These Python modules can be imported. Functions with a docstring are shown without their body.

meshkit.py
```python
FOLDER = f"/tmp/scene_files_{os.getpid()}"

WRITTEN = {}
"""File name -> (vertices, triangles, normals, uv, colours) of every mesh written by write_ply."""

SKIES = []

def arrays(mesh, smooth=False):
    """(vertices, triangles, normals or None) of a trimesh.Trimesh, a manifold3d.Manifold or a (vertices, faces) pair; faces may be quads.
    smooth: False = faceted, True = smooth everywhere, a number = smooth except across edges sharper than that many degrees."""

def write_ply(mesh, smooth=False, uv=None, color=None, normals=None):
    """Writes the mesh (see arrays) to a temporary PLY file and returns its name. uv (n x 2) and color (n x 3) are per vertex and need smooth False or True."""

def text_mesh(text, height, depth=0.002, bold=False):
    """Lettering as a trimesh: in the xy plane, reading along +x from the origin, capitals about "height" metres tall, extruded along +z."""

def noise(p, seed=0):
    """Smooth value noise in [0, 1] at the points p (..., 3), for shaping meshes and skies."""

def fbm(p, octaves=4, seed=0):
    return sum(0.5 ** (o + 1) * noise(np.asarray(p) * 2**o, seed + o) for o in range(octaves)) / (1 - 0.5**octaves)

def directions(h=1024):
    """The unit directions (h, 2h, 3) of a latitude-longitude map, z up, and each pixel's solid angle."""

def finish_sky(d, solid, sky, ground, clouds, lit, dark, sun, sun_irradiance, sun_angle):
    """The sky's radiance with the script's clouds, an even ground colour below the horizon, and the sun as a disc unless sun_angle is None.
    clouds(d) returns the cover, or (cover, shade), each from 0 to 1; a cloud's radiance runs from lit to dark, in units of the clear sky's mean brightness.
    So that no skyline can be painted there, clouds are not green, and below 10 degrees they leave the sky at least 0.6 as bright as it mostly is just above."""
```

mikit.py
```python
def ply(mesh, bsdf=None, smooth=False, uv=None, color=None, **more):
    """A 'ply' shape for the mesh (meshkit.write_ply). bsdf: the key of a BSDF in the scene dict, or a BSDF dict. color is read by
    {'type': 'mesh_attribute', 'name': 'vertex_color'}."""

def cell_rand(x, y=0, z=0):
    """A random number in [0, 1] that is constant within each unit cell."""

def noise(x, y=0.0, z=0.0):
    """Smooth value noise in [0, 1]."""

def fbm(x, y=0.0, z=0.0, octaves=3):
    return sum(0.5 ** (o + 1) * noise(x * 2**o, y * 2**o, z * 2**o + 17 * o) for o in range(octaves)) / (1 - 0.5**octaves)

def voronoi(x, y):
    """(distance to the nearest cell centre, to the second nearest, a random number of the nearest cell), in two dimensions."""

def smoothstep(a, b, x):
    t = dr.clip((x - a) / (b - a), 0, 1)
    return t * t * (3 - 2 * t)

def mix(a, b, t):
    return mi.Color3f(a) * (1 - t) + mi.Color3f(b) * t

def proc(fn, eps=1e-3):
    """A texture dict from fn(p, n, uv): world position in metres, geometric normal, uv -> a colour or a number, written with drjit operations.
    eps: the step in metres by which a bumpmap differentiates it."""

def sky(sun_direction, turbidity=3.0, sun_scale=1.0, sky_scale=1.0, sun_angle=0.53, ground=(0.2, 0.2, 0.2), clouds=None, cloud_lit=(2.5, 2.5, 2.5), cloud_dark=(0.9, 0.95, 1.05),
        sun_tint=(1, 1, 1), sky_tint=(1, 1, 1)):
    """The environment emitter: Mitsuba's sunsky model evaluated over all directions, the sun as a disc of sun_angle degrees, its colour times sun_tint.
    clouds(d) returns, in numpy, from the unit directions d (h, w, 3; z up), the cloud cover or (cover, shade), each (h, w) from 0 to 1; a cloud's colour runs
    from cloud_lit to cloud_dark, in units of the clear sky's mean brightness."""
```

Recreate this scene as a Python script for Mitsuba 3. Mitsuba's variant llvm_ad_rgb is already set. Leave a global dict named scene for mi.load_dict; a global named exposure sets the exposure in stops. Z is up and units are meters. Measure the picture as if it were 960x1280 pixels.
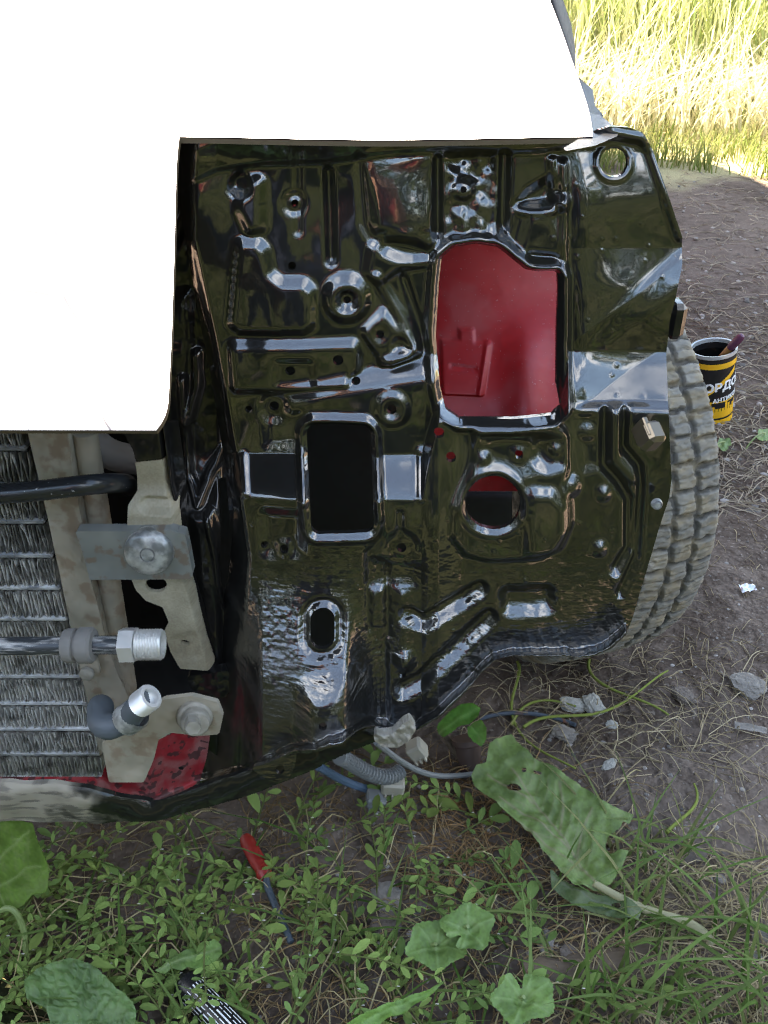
import math, random
import numpy as np
import trimesh, drjit as dr, mitsuba as mi, mikit, meshkit
from shapely.geometry import Polygon

# ------------------------------------------------------------------ camera, light, exposure
CAM_H, PITCH, F = 0.75, math.radians(32), 1100.0      # metres, downward pitch, focal length in photograph pixels (960 x 1280)
C_, S_ = math.cos(PITCH), math.sin(PITCH)
T = mi.ScalarTransform4f
scene, labels = {}, {}
scene['camera'] = {'type': 'perspective', 'fov': math.degrees(2 * math.atan(480 / F)), 'fov_axis': 'x', 'near_clip': 0.02, 'far_clip': 300.0,
                   'to_world': T().look_at(origin=[0, 0, CAM_H], target=[0, C_, CAM_H - S_], up=[0, 0, 1])}


def clouds(d):
    p = d / np.maximum(d[..., 2:3], 0.08)
    n = meshkit.fbm(p * [1.1, 1.1, 0] + [3.1, 7.7, 0], 5, 4)
    c = np.clip((n - 0.48) / 0.16, 0, 1)
    return 0.06 + c * 0.85, np.clip((n - 0.62) / 0.2, 0, 1) * 0.6


SUN = (-0.66, 0.25, 0.70)
scene['sky'] = mikit.sky(SUN, turbidity=3, sun_scale=1.4, clouds=clouds, cloud_lit=(3.0, 2.97, 2.94), sky_tint=(1.15, 1.0, 0.86), ground=(0.12, 0.12, 0.08))
exposure = 4.6

rng = np.random.default_rng(7)
random.seed(7)


# ------------------------------------------------------------------ helpers
def ray(px, py):
    px, py = np.asarray(px, float), np.asarray(py, float)
    a, b = (px - 480) / F, (640 - py) / F
    return np.stack([a, C_ + b * S_, -S_ + b * C_], -1)


def onY(px, py, Y):
    """the point at depth Y (metres in front of the camera) that the photograph shows at a pixel"""
    r = ray(px, py)
    return np.array([0, 0, CAM_H]) + r * (np.asarray(Y, float) / r[..., 1])[..., None]


def onZ(px, py, Z=0.0):
    r = ray(px, py)
    return np.array([0, 0, CAM_H]) + r * ((np.asarray(Z, float) - CAM_H) / r[..., 2])[..., None]


def sm(a, b, x):
    t = np.clip((x - a) / (b - a), 0, 1)
    return t * t * (3 - 2 * t)


def rounded(poly, r):
    if r <= 0:
        return np.asarray(poly, float)
    p = Polygon(poly).buffer(0)
    q = p.buffer(-r, 32).buffer(2 * r, 32).buffer(-r, 32)
    if q.is_empty or q.geom_type != 'Polygon':
        q = p
    return np.array(q.simplify(0.03).exterior.coords)[:-1]


def circle(cx, cy, rx, ry=None, n=120, rot=0.0):
    a = np.linspace(0, 2 * np.pi, n, endpoint=False)
    x, y = rx * np.cos(a), (ry or rx) * np.sin(a)
    return np.stack([cx + x * np.cos(rot) - y * np.sin(rot), cy + x * np.sin(rot) + y * np.cos(rot)], 1)


def seg_dist(x, y, pts, closed):
    best = np.full(x.shape, 1e9)
    n = len(pts)
    for i in range(n if closed else n - 1):
        ax, ay = pts[i]
        bx, by = pts[(i + 1) % n]
        dx, dy = bx - ax, by - ay
        t = np.clip(((x - ax) * dx + (y - ay) * dy) / max(dx * dx + dy * dy, 1e-9), 0, 1)
        best = np.minimum(best, (x - ax - t * dx) ** 2 + (y - ay - t * dy) ** 2)
    return np.sqrt(best)


def inside(x, y, pts):
    c = np.zeros(x.shape, bool)
    n = len(pts)
    for i in range(n):
        ax, ay = pts[i]
        bx, by = pts[(i + 1) % n]
        if ay == by:
            continue
        c ^= ((ay > y) != (by > y)) & (x < (bx - ax) * (y - ay) / (by - ay) + ax)
    return c


def sd(x, y, pts, reach=1e9):
    """signed distance to a closed outline, positive inside; -reach where farther than that"""
    pts = np.asarray(pts, float)
    out = np.full(x.shape, -min(reach, 1e6))
    lo, hi = pts.min(0) - reach, pts.max(0) + reach
    m = (x > lo[0]) & (x < hi[0]) & (y > lo[1]) & (y < hi[1])
    if m.any():
        d = seg_dist(x[m], y[m], pts, True)
        out[m] = np.where(inside(x[m], y[m], pts), d, -d)
    return out


class Relief:
    """pressed-steel relief gathered feature by feature, in millimetres towards the viewer"""
    def __init__(s, x, y):
        s.x, s.y, s.h = x, y, np.zeros(x.shape)

    def boss(s, poly, amp, w, r=0):
        d = sd(s.x, s.y, rounded(poly, r), w + 2)
        s.h += amp * sm(-w, w, d)

    def line(s, pts, amp, width, w=None):
        pts = np.asarray(pts, float)
        w = w or width
        lo, hi = pts.min(0) - width - w, pts.max(0) + width + w
        m = (s.x > lo[0]) & (s.x < hi[0]) & (s.y > lo[1]) & (s.y < hi[1])
        d = seg_dist(s.x[m], s.y[m], pts, False)
        s.h[m] += amp * sm(width + w / 2, max(width - w / 2, 0), d)


def sheet(outline, holes, step, surf, r=0, thick=0.0, back=(0, 1, 0)):
    """a sheet with a clean cut outline and holes; surf(px, py) -> points. thick: the turned-back edge. Returns (V, F, px, py)."""
    o = rounded(outline, r)
    x0, y0 = o.min(0) - 2 * step
    x1, y1 = o.max(0) + 2 * step
    gx, gy = np.meshgrid(np.arange(x0, x1, step), np.arange(y0, y1, step))

    def D(x, y):
        d = sd(x, y, o)
        for h in holes:
            d = np.minimum(d, -sd(x, y, h, 12 * step))
        return d
    d = D(gx, gy)
    ok = d > -0.72 * step
    near = ok & (d < 0.45 * step)
    nx, ny = gx.copy(), gy.copy()
    for _ in range(2):
        xx, yy = nx[near], ny[near]
        e = 0.3
        dd = D(xx, yy)
        gxx, gyy = (D(xx + e, yy) - D(xx - e, yy)) / (2 * e), (D(xx, yy + e) - D(xx, yy - e)) / (2 * e)
        L = np.maximum(gxx ** 2 + gyy ** 2, 0.25)
        nx[near] = xx - dd * gxx / L
        ny[near] = yy - dd * gyy / L
    H, W = gx.shape
    idx = np.arange(H * W).reshape(H, W)
    q = ok[:-1, :-1] & ok[1:, :-1] & ok[:-1, 1:] & ok[1:, 1:]
    a, b, c, e = idx[:-1, :-1][q], idx[:-1, 1:][q], idx[1:, 1:][q], idx[1:, :-1][q]
    Fq = np.vstack([np.stack([a, e, c], 1), np.stack([a, c, b], 1)])
    used = np.unique(Fq)
    remap = np.full(H * W, -1)
    remap[used] = np.arange(len(used))
    Fq = remap[Fq]
    px, py = nx.ravel()[used], ny.ravel()[used]
    V = surf(px, py)
    if thick:
        ed = np.sort(np.vstack([Fq[:, [0, 1]], Fq[:, [1, 2]], Fq[:, [2, 0]]]), 1)
        un, cnt = np.unique(ed, axis=0, return_counts=True)
        bd = un[cnt == 1]
        dirn = {tuple(x) for x in np.vstack([Fq[:, [0, 1]], Fq[:, [1, 2]], Fq[:, [2, 0]]])}
        bv = np.unique(bd)
        m2 = {v: i for i, v in enumerate(bv)}
        n0 = len(V)
        top, bot = V[bv], V[bv] + np.asarray(back) * thick
        V = np.vstack([V, top, bot])
        nb = len(bv)
        fs = []
        for u, v in bd:
            if (u, v) not in dirn:
                u, v = v, u
            i, j = n0 + m2[u], n0 + m2[v]
            fs += [[j, i, i + nb], [j, i + nb, j + nb]]
        Fq = np.vstack([Fq, fs])
        px, py = np.r_[px, px[bv], px[bv]], np.r_[py, py[bv], py[bv]]
    return V, Fq, px, py


def fl(m):
    return trimesh.Trimesh(m[0], m[1], process=False)


def tube(points, radius, sides=12, caps=True):
    p = np.asarray(points, float)
    r = np.broadcast_to(radius, (len(p),)).astype(float)
    t = np.gradient(p, axis=0)
    t /= np.linalg.norm(t, axis=1, keepdims=True) + 1e-12
    a = np.cross(t[0], [0, 0, 1.0] if abs(t[0, 2]) < 0.9 else [1.0, 0, 0])
    A = []
    for k in range(len(p)):
        a = a - t[k] * (a @ t[k])
        a /= np.linalg.norm(a)
        A.append(a)
    A = np.array(A)
    B = np.cross(t, A)
    an = np.arange(sides) * 2 * np.pi / sides
    V = (p[:, None] + r[:, None, None] * (np.cos(an)[None, :, None] * A[:, None] + np.sin(an)[None, :, None] * B[:, None])).reshape(-1, 3)
    i, j = np.meshgrid(np.arange(len(p) - 1), np.arange(sides), indexing='ij')
    i, j = i.ravel(), j.ravel()
    q = np.stack([i * sides + j, i * sides + (j + 1) % sides, (i + 1) * sides + (j + 1) % sides, (i + 1) * sides + j], 1)
    f = np.vstack([q[:, [0, 1, 2]], q[:, [0, 2, 3]]])
    if caps:
        n = len(V)
        V = np.vstack([V, p[0], p[-1]])
        k = np.arange(sides)
        f = np.vstack([f, np.stack([k * 0 + n, (k + 1) % sides, k], 1), np.stack([k * 0 + n + 1, k + (len(p) - 1) * sides, (k + 1) % sides + (len(p) - 1) * sides], 1)])
    return trimesh.Trimesh(V, f, process=False)


def curve(pts, n=40):
    """smooth curve through points"""
    from scipy.interpolate import CubicSpline
    pts = np.asarray(pts, float)
    t = np.r_[0, np.cumsum(np.linalg.norm(np.diff(pts, axis=0), axis=1))]
    return CubicSpline(t, pts)(np.linspace(0, t[-1], n))


def lathe(profile, n=48):
    """profile [(r, z)] round z"""
    p = np.asarray(profile, float)
    a = np.arange(n) * 2 * np.pi / n
    V = np.stack([p[:, 0, None] * np.cos(a), p[:, 0, None] * np.sin(a), p[:, 1, None] + 0 * a], -1).reshape(-1, 3)
    i, j = np.meshgrid(np.arange(len(p) - 1), np.arange(n), indexing='ij')
    i, j = i.ravel(), j.ravel()
    q = np.stack([i * n + j, i * n + (j + 1) % n, (i + 1) * n + (j + 1) % n, (i + 1) * n + j], 1)
    return trimesh.Trimesh(V, np.vstack([q[:, [0, 1, 2]], q[:, [0, 2, 3]]]), process=False)


def rbox(sx, sy, sz, ch=0.15):
    """box with chamfered edges, centred"""
    c = ch * min(sx, sy, sz)
    pts = []
    for x in (-1, 1):
        for y in (-1, 1):
            for z in (-1, 1):
                for k in range(3):
                    v = np.array([x * sx / 2, y * sy / 2, z * sz / 2])
                    s = np.array([x, y, z]) * c
                    s[k] = 0
                    pts.append(v - s)
    return trimesh.convex.convex_hull(np.array(pts))


def frame(z, x=None):
    z = np.asarray(z, float) / np.linalg.norm(z)
    x = np.array([1.0, 0, 0]) if x is None else np.asarray(x, float)
    x = x - z * (x @ z)
    if np.linalg.norm(x) < 1e-6:
        x = np.cross([0, 1.0, 0], z)
    x /= np.linalg.norm(x)
    M = np.eye(4)
    M[:3, 0], M[:3, 1], M[:3, 2] = x, np.cross(z, x), z
    return M


def put(m, M=None, loc=(0, 0, 0)):
    m = m.copy()
    if M is not None:
        m.apply_transform(M)
    m.apply_translation(loc)
    return m


def stone(r, sx, sy, sz, seed, sub=3):
    m = trimesh.creation.icosphere(subdivisions=sub)
    v = m.vertices
    q = np.floor(v * 2.2 + meshkit.noise(v * 3, seed)[:, None]) * 0.12
    v = v * (0.55 + 0.9 * meshkit.fbm(v * 1.5 + seed, 3, seed))[:, None] * (0.88 + 0.25 * meshkit.noise(v * 6, seed + 1))[:, None] + q * 0.6
    m.vertices = v * np.array([sx, sy, sz]) * r
    return m


def add(key, mesh, bsdf, smooth=False, **kw):
    scene[key] = mikit.ply(mesh, bsdf, smooth=smooth, **kw)
    return key


def name(base):
    if not any(k == base or k.startswith(base + '__') for k in scene):
        return base
    i = 1
    while any(k == f'{base}_{i:03d}' or k.startswith(f'{base}_{i:03d}__') for k in scene):
        i += 1
    return f'{base}_{i:03d}'


def tag(key, label=None, cat=None, group=None, kind=None):
    labels[key] = {k: v for k, v in (('label', label), ('category', cat), ('group', group), ('kind', kind)) if v}


# ------------------------------------------------------------------ materials
def col(fn):
    return mikit.proc(fn)


fbm, noise, mix, sstep, vor = mikit.fbm, mikit.noise, mikit.mix, mikit.smoothstep, mikit.voronoi


def rgb(*c):
    return {'type': 'rgb', 'value': list(c)}


def mat(key, base, rough=0.5, bump=None, bscale=0.001, eps=5e-4, **kw):
    b = {'type': 'principled', 'base_color': base if isinstance(base, dict) else rgb(*base), 'roughness': rough, **kw}
    if bump is not None:
        b = {'type': 'bumpmap', 'arbitrary': mikit.proc(bump, eps), 'scale': bscale, 'bsdf': b}
    scene[key] = {'type': 'twosided', 'bsdf': b}


def paint_bump(p, n, uv):
    # brushed-on paint: streaks and runs, thick on the lower part, almost none on the upper
    low = sstep(0.42, 0.30, p.z)
    st = fbm(p.x * 90, p.z * 420, 3.0, octaves=3)
    sp = fbm(p.x * 260, p.z * 260, p.y * 200, octaves=2)
    wav = fbm(p.x * 40, p.z * 40, 9.0, octaves=2)
    return st * low * 0.8 + sp * (0.06 + 0.30 * low) + wav * 0.2


mat('mat_black_paint', (0.008, 0.008, 0.0075), mikit.proc(lambda p, n, uv: mi.Float(0.035) + 0.07 * fbm(p.x * 28, p.z * 28, octaves=3) + 0.30 * sstep(-0.01, -0.03, p.x) * sstep(0.345, 0.325, p.z) * sstep(0.35, 0.6, fbm(p.x * 40, p.z * 40, octaves=2))), paint_bump, 0.0007, 4e-4, eta=1.99, clearcoat=1.0, clearcoat_gloss=0.98)


def plain_bump(p, n, uv):
    return fbm(p.x * 60, p.z * 60, p.y * 60, octaves=3)


mat('mat_black_gloss', (0.010, 0.010, 0.010), 0.10, plain_bump, 0.0010, specular=0.6)
mat('mat_black_matte', (0.012, 0.012, 0.012), 0.7)


def red_col(p, n, uv):
    d = sstep(0.50, 0.75, fbm(p.x * 30, p.z * 22, p.y * 30, octaves=4))
    sp = sstep(0.86, 0.90, noise(p.x * 700, p.z * 700, p.y * 300))
    return mix(mix((0.34, 0.012, 0.014), (0.36, 0.07, 0.07), d * 0.6), (0.4, 0.2, 0.2), sp * 0.35)


mat('mat_red_paint', col(red_col), 0.42, plain_bump, 0.0006, specular=0.4)


def red_dusty(p, n, uv):
    d = sstep(0.35, 0.7, fbm(p.x * 70, p.y * 70, p.z * 50, octaves=5))
    k = sstep(0.60, 0.66, fbm(p.x * 120, p.y * 120, 4.0, octaves=3))
    return mix(mix((0.22, 0.015, 0.02), (0.24, 0.13, 0.12), d * 0.75), (0.03, 0.02, 0.02), k * 0.8)


mat('mat_red_dusty', col(red_dusty), 0.5, specular=0.3)


def white_col(p, n, uv):
    c1 = mi.Color3f(0.80, 0.80, 0.79)
    f1, f2, w = vor(p.x * 14 + noise(p.x * 40, p.z * 40) * 0.5, p.z * 16 + noise(p.z * 40, p.x * 40, 4.0) * 0.5)
    reg = sstep(0.09, 0.03, dr.sqrt(dr.square(p.x + 0.19) + dr.square((p.z - 0.60) * 1.2)))
    reg *= sstep(0.45, 0.6, fbm(p.x * 30, p.z * 30, octaves=3))
    crack = sstep(0.012, 0.004, f2 - f1) * sstep(0.16, 0.06, dr.sqrt(dr.square(p.x + 0.19) + dr.square((p.z - 0.58) * 1.1))) * sstep(0.5, 0.55, noise(p.x * 22, p.z * 22, 8.0)) * sstep(-0.05, 0.0, -p.z + 0.66)
    rust = sstep(0.78, 0.84, noise(p.x * 70, p.z * 45, 2.0)) * reg
    c = mix(c1, (0.10, 0.105, 0.125), reg * 0.85)
    c = mix(c, (0.20, 0.19, 0.20), crack)
    return mix(c, (0.40, 0.20, 0.07), rust)


mat('mat_white_paint', col(white_col), 0.22, specular=0.5, clearcoat=0.5, clearcoat_gloss=0.9)
mat('mat_hood_edge', (0.10, 0.075, 0.045), 0.6)


def stay_col(p, n, uv):
    g = fbm(p.x * 60, p.z * 60, octaves=3)
    sp = noise(p.x * 900, p.z * 900)
    return mix((0.18, 0.16, 0.11), (0.38, 0.35, 0.26), g * 0.7 + sp * 0.3)


mat('mat_bare_stay', col(stay_col), 0.45, specular=0.4, metallic=0.0)


def rusty_col(p, n, uv):
    g = fbm(p.x * 40, p.z * 40, p.y * 40, octaves=3)
    r = sstep(0.50, 0.70, fbm(p.x * 90 + 7, p.z * 90, p.y * 90 + 2, octaves=5))
    c = mix((0.16, 0.15, 0.115), (0.40, 0.36, 0.28), g)
    return mix(c, (0.165, 0.110, 0.065), r * 0.6)


mat('mat_rusty_plate', col(rusty_col), 0.7, plain_bump, 0.002, specular=0.3)


def arm_col(p, n, uv):
    g = fbm(p.x * 50, p.z * 50, octaves=3)
    r = sstep(0.54, 0.72, fbm(p.x * 130 + 3, p.z * 130, 5.0, octaves=5))
    return mix(mix((0.15, 0.165, 0.165), (0.27, 0.28, 0.26), g), (0.17, 0.11, 0.065), r * 0.6)


mat('mat_zinc_arm', col(arm_col), 0.45, metallic=0.3)


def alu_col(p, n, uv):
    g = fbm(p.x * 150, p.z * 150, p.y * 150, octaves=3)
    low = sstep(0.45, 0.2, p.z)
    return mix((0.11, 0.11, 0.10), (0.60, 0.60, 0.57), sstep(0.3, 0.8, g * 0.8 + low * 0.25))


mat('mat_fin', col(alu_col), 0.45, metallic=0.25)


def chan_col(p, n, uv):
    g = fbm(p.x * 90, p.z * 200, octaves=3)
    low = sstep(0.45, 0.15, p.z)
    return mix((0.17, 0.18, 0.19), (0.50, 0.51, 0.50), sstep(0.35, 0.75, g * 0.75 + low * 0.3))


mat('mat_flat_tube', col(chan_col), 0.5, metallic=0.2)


def pipe_col(p, n, uv):
    w = sstep(0.80, 0.84, fbm(p.x * 420, p.z * 420, p.y * 420, octaves=2))
    return mix((0.020, 0.022, 0.025), (0.42, 0.42, 0.42), w * 0.7)


mat('mat_pipe_black', col(pipe_col), 0.22, specular=0.6)


def cast_col(p, n, uv):
    g = fbm(p.x * 130, p.z * 130, p.y * 130, octaves=4)
    return mix((0.17, 0.18, 0.18), (0.50, 0.51, 0.50), sstep(0.3, 0.75, g))


mat('mat_pipe_worn', col(lambda p, n, uv: mix((0.035, 0.04, 0.045), (0.42, 0.42, 0.41), sstep(0.45, 0.75, fbm(p.x * 60, p.z * 500, p.y * 200, octaves=4)))), 0.35, specular=0.6)
mat('mat_bright_alu', (0.66, 0.66, 0.64), 0.32, metallic=0.55)
mat('mat_scuffed_alu', col(cast_col), 0.4, plain_bump, 0.002, metallic=0.5)
mat('mat_grey_rubber', (0.17, 0.165, 0.155), 0.7)
mat('mat_elbow', (0.075, 0.09, 0.105), 0.5)
mat('mat_grime_bolt', col(lambda p, n, uv: mix((0.13, 0.12, 0.09), (0.36, 0.34, 0.29), fbm(p.x * 160, p.z * 160, p.y * 160, octaves=3))), 0.6, plain_bump, 0.002)


def valance_col(p, n, uv):
    # dusty grey lip that turns to brushed-on black paint
    g = fbm(p.x * 35, p.z * 60, p.y * 35, octaves=4)
    sc = sstep(0.50, 0.72, fbm(p.x * 60, p.z * 200, 3.0, octaves=6)) * 0.6
    edge = p.x + (fbm(p.x * 70, p.z * 70, octaves=3) - 0.5) * 0.10
    k = sstep(-0.255, -0.215, edge)
    c = mix(mix((0.20, 0.18, 0.14), (0.38, 0.35, 0.29), g), (0.02, 0.02, 0.02), sc * sstep(-0.36, -0.27, p.x))
    return mix(c, (0.012, 0.012, 0.011), k)


mat('mat_valance', col(valance_col), mikit.proc(lambda p, n, uv: mi.Float(0.62) - 0.50 * sstep(-0.255, -0.215, p.x)), plain_bump, 0.001)
mat('mat_dull_grey', (0.022, 0.019, 0.021), 0.5, specular=0.5)
mat('mat_pale_bracket', (0.014, 0.015, 0.017), 0.4)
mat('mat_glass_dark', (0.02, 0.025, 0.03), 0.05, specular=0.6)
mat('mat_clip', (0.22, 0.18, 0.13), 0.25, metallic=0.8)
mat('mat_plaster', (0.34, 0.335, 0.30), 0.85)
mat('mat_grey_stone', col(lambda p, n, uv: mix((0.13, 0.115, 0.10), (0.26, 0.24, 0.21), fbm(p.x * 120, p.y * 120, p.z * 120, octaves=3))), 0.9)
mat('mat_brown_stone', col(lambda p, n, uv: mix((0.075, 0.062, 0.052), (0.17, 0.14, 0.115), fbm(p.x * 120, p.y * 120, p.z * 120, octaves=3))), 0.9)
mat('mat_wood', col(lambda p, n, uv: mix((0.055, 0.040, 0.028), (0.16, 0.120, 0.080), fbm(p.x * 30, p.y * 260, p.z * 260, octaves=4))), 0.85)
mat('mat_beige_plastic', (0.30, 0.28, 0.225), 0.5)
mat('mat_grey_plastic', (0.17, 0.18, 0.18), 0.5)
mat('mat_blue_wire', (0.09, 0.14, 0.21), 0.45)
mat('mat_red_wire', (0.28, 0.05, 0.04), 0.45)
mat('mat_brown_plug', (0.075, 0.050, 0.042), 0.55)
mat('mat_red_plastic', (0.24, 0.020, 0.015), 0.45)
mat('mat_steel_shank', col(lambda p, n, uv: mix((0.075, 0.095, 0.12), (0.22, 0.10, 0.05), sstep(0.6, 0.75, fbm(p.x * 90, p.y * 90, octaves=3)) * 0.8)), 0.45, metallic=0.3)
mat('mat_can_black', (0.012, 0.012, 0.013), 0.3)
mat('mat_can_yellow', (0.72, 0.40, 0.015), 0.35)
mat('mat_can_white', (0.75, 0.76, 0.78), 0.35)
mat('mat_wet_black', (0.006, 0.006, 0.006), 0.05)
mat('mat_can_rim', (0.42, 0.45, 0.46), 0.35, metallic=0.4)
mat('mat_purple', (0.085, 0.025, 0.060), 0.4)
mat('mat_brush_wood', (0.24, 0.12, 0.035), 0.5)
mat('mat_stalk', (0.23, 0.22, 0.12), 0.6)
mat('mat_foil', (0.6, 0.62, 0.65), 0.25, metallic=0.9)
mat('mat_bark', (0.10, 0.08, 0.06), 0.9)
mat('mat_body_red', (0.35, 0.02, 0.025), 0.2, specular=0.5)
VC = {'type': 'mesh_attribute', 'name': 'vertex_color'}
mat('mat_tyre', VC, 0.85, lambda p, n, uv: fbm(p.x * 220, p.y * 220, p.z * 220, octaves=2), 0.0015)
scene['mat_leaf'] = {'type': 'twosided', 'bsdf': {'type': 'principled', 'base_color': VC, 'roughness': 0.5, 'specular': 0.35}}
scene['mat_blade'] = {'type': 'principledthin', 'base_color': VC, 'roughness': 0.55, 'diff_trans': 0.7, 'spec_trans': 0.0, 'eta': 1.3}
scene['mat_straw'] = {'type': 'twosided', 'bsdf': {'type': 'diffuse', 'reflectance': VC}}

scene['mat_stem'] = {'type': 'twosided', 'bsdf': {'type': 'principled', 'base_color': rgb(0.15, 0.20, 0.07), 'roughness': 0.5}}

# ------------------------------------------------------------------ ground


def gz(x, y):
    """height of the soil"""
    x, y = np.asarray(x, float), np.asarray(y, float)
    p = np.stack([x, y, 0 * x], -1)
    near = np.exp(-((x - 0.3) ** 2 + (y - 0.8) ** 2) / 6.0)
    z = (meshkit.fbm(p * 7, 3, 1) - 0.5) * 0.022 + (meshkit.fbm(p * 34, 3, 2) - 0.5) * 0.010 * near
    z = z - 0.035 * np.exp(-((x - 0.20) ** 2 + (y - 0.98) ** 2) / 0.05)
    return z + 0.05 * sm(4.2, 6.5, y)


def ground_mesh(x0, x1, y0, y1, n, m, dz=0.0):
    # spacing grows outwards from the middle
    u, v = np.linspace(-1, 1, n), np.linspace(-1, 1, m)
    gx = (x0 + x1) / 2 + (x1 - x0) / 2 * u
    gy = (y0 + y1) / 2 + (y1 - y0) / 2 * v
    X, Y = np.meshgrid(gx, gy)
    return X, Y


ux = np.concatenate([-np.geomspace(60, 1.0, 40)[:-1], np.linspace(-1.0, 1.6, 380), np.geomspace(1.6, 60, 40)[1:]])
uy = np.concatenate([-np.geomspace(60, 0.15, 40)[:-1], np.linspace(-0.15, 2.6, 380), np.geomspace(2.6, 80, 60)[1:]])
X, Y = np.meshgrid(ux, uy)
Z = gz(X, Y)
H, W = X.shape
idx = np.arange(H * W).reshape(H, W)
q = np.stack([idx[:-1, :-1], idx[:-1, 1:], idx[1:, 1:], idx[1:, :-1]], -1).reshape(-1, 4)
gm = (np.stack([X, Y, Z], -1).reshape(-1, 3), q)


def soil_col(p, n, uv):
    a = fbm(p.x * 3.5, p.y * 3.5, octaves=4)
    b = fbm(p.x * 55, p.y * 55, octaves=4)
    g = noise(p.x * 420, p.y * 420)
    c = mix((0.070, 0.052, 0.040), (0.150, 0.119, 0.097), sstep(0.25, 0.75, a * 0.5 + b * 0.55))
    peb = sstep(0.84, 0.90, noise(p.x * 260, p.y * 260, 3.0))
    c = mix(c, (0.24, 0.21, 0.18), peb * 0.6)
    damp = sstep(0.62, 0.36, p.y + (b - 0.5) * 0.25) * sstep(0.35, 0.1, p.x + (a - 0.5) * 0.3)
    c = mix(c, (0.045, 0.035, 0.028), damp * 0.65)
    far = sstep(3.6, 4.2, p.y + (a - 0.5) * 1.2)
    c = mix(c, (0.36, 0.33, 0.18), far * 0.8)
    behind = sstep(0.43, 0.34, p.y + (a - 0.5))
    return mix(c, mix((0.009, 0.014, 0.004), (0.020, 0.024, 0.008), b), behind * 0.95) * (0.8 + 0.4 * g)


mat('mat_soil', col(soil_col), 0.95, lambda p, n, uv: fbm(p.x * 160, p.y * 160, octaves=3), 0.006, 1e-3, specular=0.15)
add('ground', gm, 'mat_soil', smooth=True)
tag('ground', kind='structure')

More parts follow.
